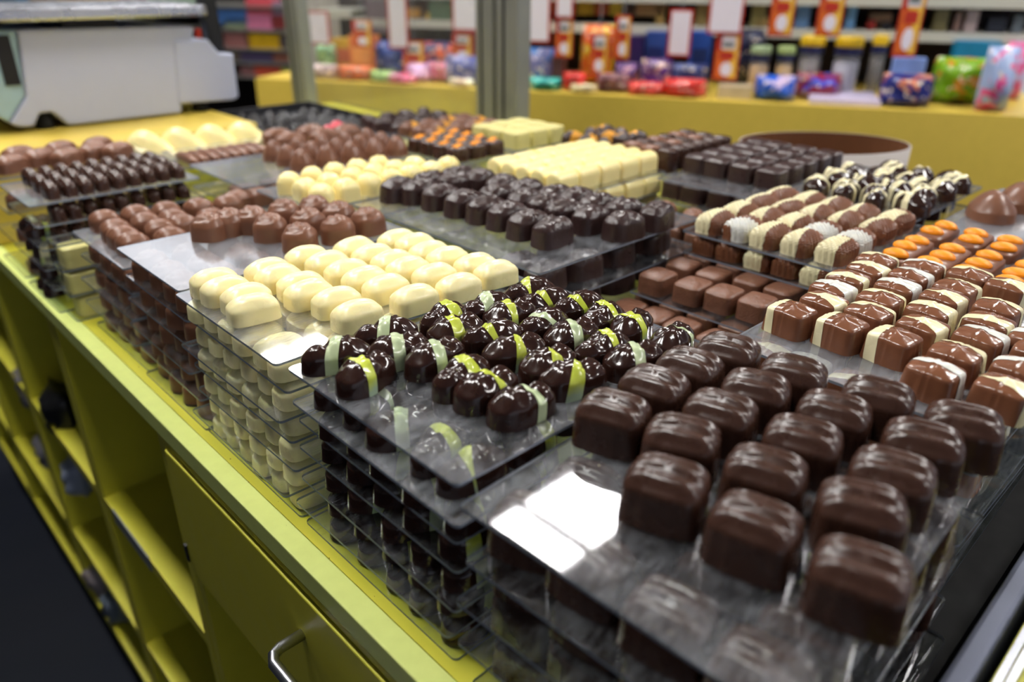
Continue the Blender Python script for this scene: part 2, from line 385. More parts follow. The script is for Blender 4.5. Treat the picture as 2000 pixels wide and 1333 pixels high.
# milk blocks
def block(seed, mat, a=.0185, b=.0160, h=.0205):
    def H(x, y): return h-.0006*(x/a)**4+.0007*noise.noise(Vector((x*200, y*200, seed)))+.0009*g(x, y, 0, 0, .008)
    return dome('block', sup(a, b, 5), H, h-.004, 5, 2.2, .03, 44, mat=mat)
KIND['block'] = [(block(s, M['milk_rough']), []) for s in range(3)]
# bubbly milk bars with a white side
def bubbly(seed):
    def b_(u, v): return .5+.5*math.cos(2*PI*u/.0058)*math.cos(2*PI*v/.0058)
    def H(x, y): return .0212-.0050*(y/.0150)**2
    def disp(v, s):
        k = b_(v.x+v.z, v.y+v.z*.9)-.42
        n_ = Vector((v.x/.022**2, v.y/.0150**2, max(0, v.z-.009)/.011**2))
        if n_.length < 1e-6: n_ = Vector((0, 0, 1))
        return n_.normalized()*(.0032*k if v.z > .003 else 0)
    return dome('bubbly', sup(.0222, .0155, 4.2), H, .0120, 3.2, 2.0, .05, 96, disp, M['milk_gloss'], [1, .99, .975, .955, .93, .905, .88]+[.85-.035*k for k in range(24)])
_b = bubbly(1)
KIND['bubbly'] = [(_b, [('white_side', band(_b, 'white_side', [((0, c_-.004, .012), (.1*q, -1, .0))]+([((e, 0, 0), (1, .2, 0))] if e else []), M['ivory']))])
                  for c_, q, e in ((.000, .4, 0), (.004, -2.5, 0), (-.003, .3, .010), (.003, 2, 0), (-.004, -1, .004), (.006, .6, 0))]+[
                  (_b, [('white_side', band(_b, 'white_side', xband(-.022, -.002, .3, .5, 0), M['bluewhite']))])]
KIND['bubbly_plain'] = [(_b, [])]
# orange dotted bars, with drops
def bar(seed, mat, a, b, h): 
    def H(x, y): return h-.0012*(y/b)**2-.0008*(x/a)**4
    return dome('bar', sup(a, b, 5), H, h-.005, 4, 2.2, .04, 44, mat=mat)
drop_me = dome('drop', sup(.0092, .0120, 2), lambda x, y: .0062, .0004, 2, 2, .0, 20, mat=M['orange'])
drop_small = dome('drop', sup(.0055, .0065, 2), lambda x, y: .0036, .0004, 2, 2, .0, 14, mat=M['orange'])
KIND['cup'] = [(soft(s+60, M['cream'], .0150, .0150, .0255), []) for s in range(2)]
KIND['small_dark'] = [(soft(s+70, M['dark_choc'], .0086, .0195, .0205), []) for s in range(2)]
KIND['big_loaf'] = [(soft(s+80, M['milk'], .0255, .0170, .0255), []) for s in range(2)]
def domed(seed, mat, a, b, h, ribs=7, amp=.0008):
    def H(x, y): return h*math.sqrt(max(.05, 1-.75*((x/a)**2+(y/b)**2)))+amp*math.sin(ribs*math.atan2(y, x)+seed)*min(1, math.hypot(x, y)/.006)
    return dome('domed', sup(a, b, 2.3), H, h*.3, 2.2, 2, .05, 44, mat=mat)
KIND['ribbed_dome'] = [(domed(s, M['milk'], .0172, .0172, .029), []) for s in range(2)]
KIND['smooth_dome'] = [(domed(s, M['milk'], .036, .026, .030, 2, .001), []) for s in range(2)]
def shell(seed):
    o = lambda t: sup(.044, .024, 2.2)(t)*(1-.30*max(0, math.cos(t))*abs(math.sin(t)))
    def H(x, y): return .043*max(.22, 1-((x+.018)/.070)**2-.5*(y/.024)**2)+.0012*math.cos(2*PI*y/.012)
    return dome('shell', o, H, .008, 2.0, 1.7, .03, 44, mat=M['cream'])
KIND['shell'] = [(shell(1), [])]
def logme():
    def H(x, y): return .0262*math.sqrt(max(.2, 1-.62*(y/.0135)**2))
    return dome('log', sup(.0205, .0128, 7), H, .0150, 9, 3.0, .005, 60, mat=M['cream'])
KIND['log'] = [(logme(), [])]
KIND['square'] = [(block(s+9, M['rough_choc'], .0185, .0185, .0240), []) for s in range(2)]
KIND['pale_square'] = [(block(3, M['pale'], .0185, .0175, .0260), [])]
KIND['tall_cup'] = [(block(5, M['dark_choc'], .0125, .0140, .0320), [])]
KIND['tall_cup_milk'] = [(block(6, M['milk'], .0125, .0140, .0320), [])]
KIND['stick'] = [(soft(90, M['milk'], .0070, .0380, .0120), [])]
KIND['nutty'] = [(soft(91, M['milk_rough'], .0190, .0140, .0210), [('nut_bits', band(soft(91, M['milk_rough'], .0190, .0140, .0210), 'nut_bits', xband(-.008, .006, .3, .4, .5), M['gold']))])]
KIND['nutty_plain'] = [(soft(92, M['milk_rough'], .0190, .0140, .0210), [])]
KIND['mound'] = [(rocky(7), [])]

def put(kind, name, x, y, z, rot, label, group, var=None, sc=1, cat='chocolate'):
    """one chocolate with its parts, standing at height z over the counter top"""
    v = KIND[kind][R.randrange(len(KIND[kind])) if var is None else var % len(KIND[kind])]
    o = link(name, v[0], None, None, (x, y, CZ+z), rot)
    if sc != 1: o.scale = (sc, sc, sc)
    tag(o, label, cat, group)
    for pn, me in v[1]:
        c = bpy.data.objects.new(pn, me); C.objects.link(c); c.parent = o
    return o
def rrect(x0, y0, x1, y1, r, k=4):
    p = []
    for cx, cy, a0 in ((x1-r, y0+r, -PI/2), (x1-r, y1-r, 0), (x0+r, y1-r, PI/2), (x0+r, y0+r, PI)):
        for i in range(k+1):
            a = a0+PI/2*i/k; p.append((cx+r*math.cos(a), cy+r*math.sin(a)))
    return p
TH = .0021
def sheet(x0, y0, x1, y1, z, label, group, mat='sheet', rot=0, cat='acrylic sheet'):
    """clear sheet whose upper face lies at height z"""
    cx, cy = (x0+x1)/2, (y0+y1)/2
    bm = bmesh.new(); pts = rrect(x0-cx, y0-cy, x1-cx, y1-cy, .004)
    lo = [bm.verts.new((a, b, -TH)) for a, b in pts]; hi = [bm.verts.new((a, b, 0)) for a, b in pts]; n = len(pts)
    bm.faces.new(lo[::-1]); bm.faces.new(hi)
    for i in range(n):
        f = bm.faces.new((lo[i], lo[(i+1) % n], hi[(i+1) % n], hi[i])); f.material_index = 1
    me = to_mesh(bm, 'acrylic_sheet'); me.materials.append(M[mat]); me.materials.append(M['edge'])
    o = link('acrylic_sheet', me, None, None, (cx, cy, CZ+z), rot)
    return tag(o, label, cat, group)
def level(k):
    return ['topmost', 'second down', 'third down', 'fourth down', 'fifth down', 'sixth down', 'lowest'][k]
def stack_sheets(x0, y0, x1, y1, ztop, n, what, mats=('sheet',), rot=0, jit=.008, bottom=True, zlow=TH):
    """sheets of one stack from the top down; returns their heights"""
    gap = (ztop-zlow)/n; zs = []
    for k in range(n+1 if bottom else n):
        dx, dy = (R.uniform(-jit, jit)*.7, R.uniform(-jit, jit)) if k else (0, 0)
        lv = 'lowest' if (k == n) else level(k)
        sheet(x0+dx, y0+dy, x1+dx, y1+dy, ztop-k*gap, 'clear acrylic sheet, %s in the stack of %s' % (lv, what), 'clear sheets of the '+what+' stack', mats[min(k, len(mats)-1)], rot+(R.uniform(-.012, .012) if k else 0))
        zs.append(ztop-k*gap)
    return zs
def rows_top(kind, name, rows, z, htop, desc, near, group, rot=lambda i, j: 0, var=lambda i, j: None, cat='praline', sc=1):
    """the pieces of a top sheet, row by row from the counter edge; spots read off the photograph at the height of their tops"""
    for i, row in enumerate(rows):
        pts = sorted(((at(px, py, z+htop), k) for k, (px, py) in enumerate(row)), key=lambda q: q[0].y)
        for j, (p, k) in enumerate(pts):
            kk = kind(i, j) if callable(kind) else kind
            put(kk, name, p.x, p.y, z, rot(i, j), '%s, %s from %s, %s row from counter edge' % (desc, ORD[j], near, ORD[i]), group, var(i, j), sc, cat)
def grid_low(kind, name, xs, ys, z, label, group, rot=0, jr=.1, var=None, flip=False, cat='praline', keep=None, sc=1):
    for a, x in enumerate(xs):
        for b, y in enumerate(ys):
            if keep and not keep(a, b): continue
            kk = kind[R.randrange(len(kind))] if isinstance(kind, (list, tuple)) else kind
            put(kk, name, x+R.uniform(-.0018, .0018), y+R.uniform(-.0018, .0018), z, rot+R.uniform(-jr, jr)+(PI if flip and R.random() < .5 else 0),
                '%s%s%s' % (label, ', %s along' % ORD[b] if len(ys) > 1 else '', ', %s row in' % ORD[a] if len(xs) > 1 else ''), group, var, sc, cat)

# ================================================================== the room
struct(link('floor', box_me('floor', -4, -4, -.05, 8, 11, 0), M['floor']))
struct(link('ceiling', box_me('ceiling', -4, -4, CZ+1.95, 8, 11, CZ+2.05), M['ceiling']))
for nm, b in (('wall_left', (-4.1, -4, 0, -4, 11, CZ+1.95)), ('wall_back', (-4.1, 11, 0, 8.1, 11.1, CZ+1.95))):
    struct(link(nm, box_me(nm, *b), M['wall']))
def lamp(x0, y0, x1, y1, label, m='lamp'):
    t = empty('ceiling_lamp', ((x0+x1)/2, (y0+y1)/2, CZ+1.95)); tag(t, label, 'ceiling lamp', 'ceiling lamps over the shop')
    a, b = (x1-x0)/2, (y1-y0)/2; bm = bmesh.new(); f = .012
    for q in ((-a, -b, a, -b+f), (-a, b-f, a, b), (-a, -b+f, -a+f, b-f), (a-f, -b+f, a, b-f)): bm_box(bm, q[0], q[1], -.03, q[2], q[3], 0)
    link('frame', to_mesh(bm, 'frame'), M['panel_frame'], t)
    link('diffuser', box_me('diffuser', -a+f, -b+f, -.022, a-f, b-f, -.012), M[m], t)
for i, y in enumerate((-1.9, 1.44, 3.45)):
    lamp(1.63, y, 1.81, y+.41, 'narrow lamp panel in the ceiling over the counter, %s from the near end' % ORD[i])
    lamp(1.83, y, 2.20, y+.41, 'wide lamp panel in the ceiling over the counter, %s from the near end' % ORD[i])
lamp(1.5, 4.75, 2.5, 7.6, 'long dim panel added far along the counter for the sheets to reflect', 'glow_dim')  # glowing panel added and sized for the dull reflection in the rosette sheet
lamp(2.1, -.6, 2.6, -.1, 'unseen square lamp panel added to light the candy shelves, near end')  # extra unseen source, brightens the candy shelf front
lamp(.85, 2.25, 1.15, 2.55, 'small unseen lamp panel added above the liquorice tray to light the candy shelves')  # second added source, brightens the far part of the candy shelf
for y in (.6, 2.0): lamp(4.4, y, 5.0, y+.6, 'square lamp panel added for general light beyond the candy shelves, %s one' % ('near' if y < 1 else 'far'))  # unseen lamps put in for general lighting
for i, y in enumerate((.45, 1.6, 2.9)): lamp(-.04, y, .18, y+.6, 'lamp panel in the ceiling over the aisle, %s from the near end' % ['first', 'second', 'third'][i], 'lamp_aisle')

# ================================================================== the counter
def worktop(y0, y1, label):
    t = empty('counter_top', (.1865, y0, CZ)); tag(t, label, 'counter', None)
    link('tabletop', box_me('tabletop', .0186, 0, -.022, 1.19, y1-y0, 0), M['yellow'], t)
    link('front_edge', box_me('front_edge', 0, 0, -.022, .0185, y1-y0, 0, .0012), M['lip'], t)
    link('rear_rim', box_me('rear_rim', 1.19, 0, -.03, 1.21, y1-y0, 0), M['black'], t)
worktop(.118, 1.112, 'lime yellow counter top under the stacked chocolate trays')
o = link('gap_board', box_me('gap_board', .1865, .056, -.022, 1.37, .117, 0), M['rubber'], None, (0, 0, CZ)); tag(o, 'black board added for the dark gap at the near counter end under the ridged pralines', 'board')  # black surface stands in for the darkness of the gap beside the rail
worktop(1.114, 2.32, 'far yellow counter top below the weighing scale')
def cabinet(y0, y1, label, drawer=False, shelf=-.315, low=-.62):
    t = empty('base_cabinet', (.19, y0, 0)); tag(t, label, 'cabinet', None); w_ = y1-y0; top = CZ-.023
    for y in (0, w_-.018): link('side_panel', box_me('side_panel', .0, y, .08, .55, y+.018, top), M['yellow'], t)
    link('back_panel', box_me('back_panel', .53, .018, .08, .548, w_-.018, top), M['yellow'], t)
    link('plinth', box_me('plinth', .04, 0, 0, .54, w_, .08), M['black'], t)
    link('bottom_board', box_me('bottom_board', .0, .018, .08, .53, w_-.018, .10), M['yellow'], t)
    if shelf: 
        sh = link('shelf', box_me('shelf', .0, .018, CZ+shelf-.018, .53, w_-.018, CZ+shelf), M['yellow'], t)
        if not drawer and y0 < .9: link('label_strip', box_me('label_strip', -.002, w_-.20, CZ+shelf-.020, .0, w_-.06, CZ+shelf+.004), M['cardgrey'], sh)
    if low: link('shelf', box_me('shelf', .0, .018, CZ+low-.018, .53, w_-.018, CZ+low), M['yellow'], t)
    if drawer:
        d = link('drawer', box_me('drawer', -.004, .004, CZ-.197, .014, w_-.004, CZ-.036, .0015), M['yellow'], t)
        link('rail', box_me('rail', -.001, .0, CZ-.034, .02, w_, CZ-.023), M['yellow'], t)
        yc = .437-y0
        h = [(0, yc, CZ-.084), (-.024, yc, CZ-.084), (-.031, yc-.003, CZ-.084), (-.035, yc-.011, CZ-.084), (-.035, yc-.117, CZ-.084), (-.031, yc-.125, CZ-.084), (-.024, yc-.128, CZ-.084), (0, yc-.128, CZ-.084)]
        link('handle', tube_me('handle', h, .0048, 12), M['steel'], d)
        link('catch', box_me('catch', -.006, w_-.006, CZ-.182, .0, w_-.0, CZ-.160), M['black'], t)
cabinet(.09, .705, 'yellow base cabinet with a drawer and steel bow handle', True, -.46, None)
cabinet(.708, 1.10, 'open yellow base cabinet beside the drawer, grey strip on shelf')
cabinet(1.104, 1.50, 'open yellow base cabinet, second from the drawer')
cabinet(1.504, 1.95, 'open yellow base cabinet, third from the drawer')
cabinet(1.954, 2.31, 'open yellow base cabinet, fourth from the drawer')
# riser below the rear trays
o = link('display_riser', box_me('display_riser', .60, .46, 0, 1.105, 1.32, .044, .003), M['yellow'], None, (0, 0, CZ)); tag(o, 'low yellow riser board under the rear chocolate stacks', 'riser')
# raised deck of the scale
o = link('scale_platform', box_me('scale_platform', .20, 1.40, 0, .665, 2.2, .138, .003), M['fascia'], None, (0, 0, CZ)); tag(o, 'raised yellow platform that the white weighing scale stands on', 'platform')
# end of the counter: steel rail and the next yellow counter
t = empty('end_rail', (.20, .03, CZ)); tag(t, 'grey steel rail along the near end of counter', 'rail')
link('bar', box_me('bar', 0, .004, -.02, 1.0, .017, .050, .003), M['rail'], t)
link('gap_strip', box_me('gap_strip', 0, -.004, -.30, 1.0, .024, -.021), M['rubber'], t)  # black strip added below the rail as the dark inside of the gap
t = empty('neighbour_counter', (.20, -.320, CZ+.03)); tag(t, 'yellow counter end beyond the steel rail, with metal edge strip', 'counter')
link('tabletop', box_me('tabletop', .0, .300, -.06, 1.0, .348, .01), M['yellow'], t)
link('edge_strip', box_me('edge_strip', .0, .338, .01, 1.0, .342, .014), M['steel'], t)
link('edge_strip', box_me('edge_strip', .0, .343, .01, 1.0, .347, .014), M['steel'], t)

# ================================================================== front stacks, along the counter edge
# ---- ridged dark pralines
ZT = .137
sheets_T = stack_sheets(.212, .066, .462, .264, ZT, 4, 'ridged dark pralines', ('sheet_t', 'sheet'), math.radians(2.0))
T = [[(1305,920),(1480,1000),(1690,1095)], [(1200,785),(1335,835),(1500,900),(1690,970)], [(1280,735),(1410,785),(1573,838),(1750,905)],
     [(1350,698),(1480,743),(1634,787),(1810,845)], [(1425,668),(1553,712),(1720,758),(1890,810)]]
trot = lambda i, j: math.radians(90+R.uniform(10, 24))
rows_top('ridged', 'ridged_praline', T, ZT, .028, 'dark ridged praline', 'steel rail', 'dark ridged pralines on the top sheet', trot)
for k in range(1, 5):
    xs = (.243, .287, .329, .371, .413) if k == 1 else (.245, .288, .430)
    grid_low('ridged', 'ridged_praline', xs, (.092, .140, .188, .236), sheets_T[k], 'dark ridged praline on the %s sheet of its stack' % ('second' if k == 1 else ORD[k]), 'dark ridged pralines on lower sheets', PI/2+.2, .15, keep=lambda a, b: k == 1 or a < 2 or b == 0)
# ---- knobbed pralines with lime stripe
ZL = .144
sheets_L = stack_sheets(.213, .266, .468, .455, ZL, 6, 'lime striped knobbed pralines', ('sheet_dusty', 'sheet_dusty', 'sheet'))
L_ = [[(655,672),(715,705)], [(752,632),(775,662),(850,675),(900,712),(950,735),(1022,765)], [(865,603),(890,625),(962,637),(1005,665),(1072,690),(1120,715)],
      [(950,583),(997,595),(1060,615),(1118,635),(1178,660),(1240,680)], [(1035,553),(1065,572),(1130,580),(1175,603),(1238,618),(1318,645)]]
lrot = lambda i, j: R.uniform(-.35, .25)+(PI if R.random() < .4 else 0)
rows_top('knobbed', 'knobbed_praline', L_, ZL, .018, 'glossy lime striped praline', 'ridged dark pralines', 'lime striped pralines on the top sheet', lrot, sc=1.02)
for k in range(1, 7):
    xs = (.242, .292, .342, .390, .436) if k == 1 else (.243, .294)
    grid_low('knobbed', 'knobbed_praline', xs, (.288, .322, .356, .390, .426), sheets_L[k], 'glossy lime striped praline on the %s sheet of its stack' % ORD[k], 'lime striped pralines on lower sheets', 0, .35, flip=True)
# ---- white pralines
ZW = .144
sheets_W = stack_sheets(.209, .465, .462, .646, ZW, 6, 'white pralines', ('sheet_dusty', 'sheet'))
W = [[(415,528),(437,543),(477,558),(490,578)], [(520,508),(540,520),(585,535),(600,550),(655,565),(695,590)], [(597,483),(637,494),(676,510),(710,524),(752,540),(808,560)],
     [(690,466),(727,480),(765,492),(795,505),(848,518),(895,538)], [(775,451),(810,459),(838,474),(873,485),(928,498),(968,512)]]
rows_top('soft', 'white_praline', W, ZW, .020, 'smooth white praline', 'lime striped pralines', 'white pralines on the top sheet', lambda i, j: R.uniform(-.16, .06))
for k in range(1, 7):
    xs = (.236, .284, .332) if k == 1 else (.237, .285)
    grid_low('soft', 'white_praline', xs, (.486, .516, .546, .576, .606, .632), sheets_W[k], 'smooth white praline on the %s sheet of its stack' % ORD[k], 'white pralines on lower sheets', 0, .08)
# ---- milk rosettes
ZM = .144
sheets_M = stack_sheets(.214, .650, .47, .808, ZM, 5, 'milk rosette pralines', ('sheet_bright', 'sheet'))
M2 = [[(405,425)], [(445,416),(490,412),(525,426),(583,445)], [(552,398),(600,415),(658,430)], [(613,390),(660,402),(717,414)]]
rows_top('rosette', 'rosette_praline', M2, ZM, .022, 'milk praline with swirled top', 'white pralines', 'milk rosettes on the near sheet', lambda i, j: R.uniform(0, 6), sc=1.05)
for k in range(1, 6):
    grid_low('rosette', 'rosette_praline', (.238, .276) if k > 1 else (.238, .276, .315, .353), (.672, .708, .744, .784), sheets_M[k], 'milk rosette praline on the %s sheet of its stack' % ORD[k], 'milk rosettes on lower sheets', 0, 3)
# ---- milk loaves beyond them
ZM1 = .119
sheets_M1 = stack_sheets(.217, .812, .46, .985, ZM1, 4, 'round milk loaf pralines', ('sheet_bright', 'sheet'))
M1 = [[(200,412),(222,430),(237,443),(255,455)], [(263,402),(281,417),(308,430),(330,445)], [(322,395),(336,410),(352,420)], [(385,388),(410,408)], [(442,382),(460,373)], [(503,366)]]
rows_top('loaf', 'milk_loaf_praline', M1, ZM1, .022, 'round milk loaf praline', 'milk rosettes', 'milk loaf pralines on the top sheet', lambda i, j: R.uniform(-.2, .2), sc=1.0)
for k in range(1, 5):
    grid_low('loaf', 'milk_loaf_praline', (.240, .276), (.835, .872, .910, .948), sheets_M1[k], 'round milk loaf praline on the %s sheet of its stack' % ORD[k], 'milk loaf pralines on lower sheets', 0, .1)
# ---- low stack of white squares behind them
sheets_C = stack_sheets(.20, 1.00, .40, 1.045, .100, 3, 'small cream squares', ('sheet',), jit=.002)
for k in range(1, 4):
    grid_low('pale_square', 'cream_square', (.225, .265), (1.022,), sheets_C[k], 'cream square on the %s sheet of its low stack' % ORD[k], 'cream squares on lower sheets', 0, .05)
# ---- slim dark pralines
ZD = .140
sheets_DS = stack_sheets(.192, 1.050, .405, 1.195, ZD, 5, 'slim dark pralines', ('sheet_bright', 'sheet'))
xs9 = [.226+.0197*k for k in range(9)]
for a, x in enumerate(xs9):
    for b, y in enumerate((1.080, 1.124, 1.168)):
        put('small_dark', 'slim_praline', x, y, ZD, R.uniform(-.06, .06), 'slim dark praline, %s from milk loaves, %s row from counter edge' % (ORD[b], ORD[a]), 'slim dark pralines on the top sheet', cat='praline')
for k in range(1, 6):
    grid_low('small_dark', 'slim_praline', xs9, (1.080,), sheets_DS[k], 'slim dark praline on the %s sheet of its stack' % ORD[k], 'slim dark pralines on lower sheets', 0, .06)
    if k > 1: grid_low(['knobbed', 'knobbed_white'], 'knobbed_praline', (.214,), (1.115, 1.155), sheets_DS[k], 'striped knobbed praline under the slim dark pralines, sheet %s' % ORD[k], 'striped pralines under the slim dark ones', 0, .3, sc=.8)

# ================================================================== second line of stacks
ZB = .0466
# ---- gift-box pralines
ZG = .144
sheets_G = stack_sheets(.482, .076, .738, .264, ZG, 5, 'gift box pralines', ('sheet_bright', 'sheet'))
G = [[(1549,601),(1648,626),(1750,653),(1830,717),(1967,750)], [(1612,582),(1700,604),(1805,630),(1871,684),(1998,714)], [(1629,558),(1722,578),(1820,601),(1918,652),(2036,681)],
     [(1659,538),(1755,554),(1846,576),(1934,623),(2028,656)], [(1698,521),(1780,534),(1871,557),(1951,596)], [(1714,503),(1805,516),(1896,532),(1973,554)]]
rows_top(lambda i, j: 'gift_front' if i == 0 and j > 1 else 'gift', 'gift_praline', G, ZG, .020, 'milk and white gift praline', 'steel rail', 'gift shaped pralines on the top sheet', lambda i, j: R.uniform(-.1, .06)-.05)
for k in range(1, 6):
    grid_low('gift', 'gift_praline', (.512, .548), (.10, .138, .176, .214, .245), sheets_G[k], 'gift praline on the %s sheet of its stack' % ORD[k], 'gift pralines on lower sheets', 0, .05, keep=lambda a, b: k < 3)
# ---- milk blocks
ZMR = .096
o = link('block_riser', box_me('block_riser', .57, .272, 0, .70, .455, ZMR-.0256-TH, .002), M['yellow'], None, (0, 0, CZ)); tag(o, 'low yellow board under the milk block pralines', 'riser')
sheets_R = [ZMR, ZMR-.0256]
sheet(.604, .28, .862, .452, ZMR, 'clear acrylic sheet, topmost in the stack of milk block pralines', 'clear sheets of the milk block stack')
sheet(.566, .274, .70, .455, ZMR-.0256, 'clear acrylic sheet, second down in the stack of milk block pralines', 'clear sheets of the milk block stack')
MR = [[(1287,532),(1355,550),(1417,565),(1482,582)], [(1337,512),(1395,530),(1470,542),(1532,560)]]
rows_top('block', 'milk_block', MR, ZMR, .020, 'plain milk block praline', 'gift pralines', 'milk blocks on the upper sheet', lambda i, j: R.uniform(-.06, .06))
grid_low('block', 'milk_block', (.712, .757), (.322, .358, .394, .430), ZMR, 'plain milk block praline in the shade under the bubbly bars', 'milk blocks under the bubbly bars', 0, .06)
grid_low('block', 'milk_block', (.588, .631), (.295, .333, .370, .405, .437), ZMR-.0256, 'plain milk block praline on the lower sheet before the blocks', 'milk blocks on the lower sheet', 0, .06)
# ---- rocky dark pralines
ZDR = .144
sheets_D = stack_sheets(.479, .464, .745, .785, ZDR, 3, 'rough dark pralines', ('sheet_dusty', 'sheet'), bottom=True, zlow=ZB)
D = [[(1080,432),(1032,418),(992,402),(950,390),(905,378),(860,366),(820,356),(778,352)], [(1220,420),(1155,408),(1103,397),(1067,386),(1025,376),(970,366),(885,343),(838,340)],
     [(1285,402),(1217,394),(1167,384),(1127,373),(1084,368),(1027,356),(981,347),(936,336),(895,330)]]
rows_top('rocky', 'rough_praline', D, ZDR, .024, 'dark rough praline', 'milk blocks', 'dark rough pralines on the top sheet', lambda i, j: R.uniform(-.2, .2)+(PI if R.random() < .5 else 0))
for k in range(1, 3):
    grid_low('rocky', 'rough_praline', (.516, .572, .632, .694), (.492, .53), sheets_D[k], 'dark rough praline on the %s sheet of its stack' % ORD[k], 'dark rough pralines on lower sheets', 0, .15)
o = link('display_riser', box_me('display_riser', .475, .47, 0, .598, .93, .044, .003), M['yellow'], None, (0, 0, CZ)); tag(o, 'low yellow riser board under the rough dark pralines', 'riser')
# ---- small cream cups
sheets_K = stack_sheets(.424, .79, .70, .925, .144, 4, 'cream cup pralines', ('sheet_bright', 'sheet'), bottom=True, zlow=ZB)
cp = [(.452, .806), (.452, .842), (.452, .884), (.488, .808), (.488, .846), (.488, .89), (.524, .812), (.524, .85), (.524, .893), (.558, .812), (.558, .85), (.558, .89), (.592, .815), (.592, .85), (.592, .888), (.625, .812), (.625, .85), (.66, .82)]
for k, (x, y) in enumerate(cp):
    put('cup', 'cream_cup', x, y, .144, R.uniform(0, 6), 'pale cream cup praline, %s from rough dark pralines, %s row from counter edge' % (ORD[[q for q in cp if q[0] == x].index((x, y))], ORD[sorted({q[0] for q in cp}).index(x)]), 'cream cups on their top sheet', cat='praline')
grid_low('cup', 'cream_cup', (.452, .488, .524, .558), (.806, .842), sheets_K[1]-.004, 'pale cream cup praline on the second sheet of its stack', 'cream cups on the second sheet', 0, 3, sc=.85)
# ---- white logs
sheets_W2 = stack_sheets(.692, .628, .905, .795, .144, 3, 'white log chocolates', ('sheet', 'sheet'), bottom=True, zlow=ZB+.003)
for i in range(5):
    for j in range(5):
        put('log', 'white_log', .716+.0425*i, .655+.0282*j, .144, 0, 'white arched log, %s from the dark squares, %s row from counter edge' % (ORD[j], ORD[i]), 'white logs on the top sheet', cat='praline')
for k in (1, 2):
    grid_low('log', 'white_log', [.722+.0425*i for i in range(5)], (.650, .678), sheets_W2[k], 'white arched log on the %s sheet of its stack' % ORD[k], 'white logs on lower sheets', 0, .02)
# ---- bubbly bars
ZBB = .144
sheets_BB = stack_sheets(.692, .272, .908, .452, ZBB, 1, 'bubbly milk bars', ('sheet_dusty',), bottom=False, zlow=.10)
sheet(.694, .275, .90, .450, ZBB-.0245, 'clear acrylic sheet, second down in the stack of bubbly milk bars', 'clear sheets of the bubbly milk bars stack')
ys5 = (.292, .327, .361, .393, .427)
for i, x in enumerate((.722, .768, .816, .864)):
    for j, y in enumerate(ys5):
        put('bubbly', 'bubbly_bar', x+R.uniform(-.004, .004)+(.012 if i == 0 and j < 3 else 0)*0, y, ZBB, R.uniform(-.06, .06), 'bubbly milk and white bar, %s from the orange dotted bars, %s row from counter edge' % (ORD[j], ORD[i]), 'bubbly milk bars on the top sheet', cat='praline')
grid_low(['bubbly', 'bubbly_plain', 'bubbly_plain'], 'bubbly_bar', (.722,), (.300, .333, .366, .399, .430), ZBB-.0245, 'bubbly milk bar on the second sheet, under the other bubbly bars', 'bubbly milk bars on the second sheet', 0, .05)
# ---- striped dark knobbed pralines at the back
sheet(.912, .288, 1.15, .452, .144, 'clear acrylic sheet carrying dark knobbed pralines with white stripes', 'clear sheets of the rear stacks', 'sheet_dusty')
for i, x in enumerate((.952, 1.002, 1.052, 1.102)):
    for j, y in enumerate((.312, .350, .388, .424)):
        if i == 3 and j == 3: continue
        put('knobbed_white', 'knobbed_praline', x+R.uniform(-.004, .004), y+R.uniform(-.003, .003), .144, R.uniform(.2, 1.3)+(PI if R.random() < .4 else 0), 'white striped dark praline, %s from the milk domes, %s row from counter edge' % (ORD[j], ORD[i]), 'white striped knobbed pralines', sc=1.12, cat='praline')
sheets_F = [.144, .118]
sheet(.915, .29, 1.145, .452, .1165, 'clear acrylic sheet, lower one under white striped dark pralines', 'clear sheets of the rear stacks')
grid_low('knobbed_white', 'knobbed_praline', (.952, 1.002, 1.052, 1.102), (.318, .36, .41), .1165, 'white striped dark praline on the lower sheet of its stack', 'white striped pralines on the lower sheet', 0, .5)
o = link('block_riser', box_me('block_riser', .705, .285, 0, 1.14, .45, .0676, .002), M['blacktray'], None, (0, 0, CZ)); tag(o, 'dark board under the bubbly bars and striped pralines', 'riser')
grid_low('square', 'dark_square', (.93, .975, 1.02, 1.065, 1.11), (.31, .36, .41), .0682, 'dark square at the bottom under the white striped pralines', 'dark squares under the white striped pralines', 0, .04)
# ---- dark squares
sheets_Q = stack_sheets(.864, .462, 1.125, .615, .144, 2, 'dark square pralines', ('sheet_dusty', 'sheet'), bottom=True, zlow=.088)
for i, x in enumerate((.940, .981, 1.022, 1.063, 1.100)):
    for j, y in enumerate((.484, .524, .564, .597)):
        put('square', 'dark_square', x, y, .144, R.uniform(-.03, .03), 'dark textured square, %s from white striped pralines, %s row from counter edge' % (ORD[j], ORD[i]), 'dark squares on the top sheet', cat='praline', sc=.98)
grid_low('square', 'dark_square', (.892, .935), (.484, .524, .564, .597), sheets_Q[1], 'dark textured square on the second sheet of its stack', 'dark squares on the second sheet', 0, .03)
o = link('display_riser', box_me('display_riser', .86, .463, .0445, 1.105, .613, .085, .003), M['blacktray'], None, (0, 0, CZ)); tag(o, 'dark riser board under the dark square pralines', 'riser')
# ---- milk blocks in the gap between rough pralines and dark squares
sheet(.752, .46, .858, .62, .076, 'narrow clear sheet in the gap before the dark squares', 'clear sheets of the rear stacks')
grid_low('block', 'milk_block', (.778, .823), (.478, .514, .550, .586), .076, 'milk block praline in the gap before the dark squares', 'milk blocks in the gap', 0, .15)
grid_low('block', 'milk_block', (.776,), (.480, .518, .556), .0975, 'milk block praline lying on others in the gap', 'milk blocks on top in the gap', .1, .15)
grid_low('rosette', 'rosette_praline', (.780,), (.495, .54), .119, 'round milk praline on the heap in the gap', 'round milk pralines in the gap', .1, .15, sc=.9)
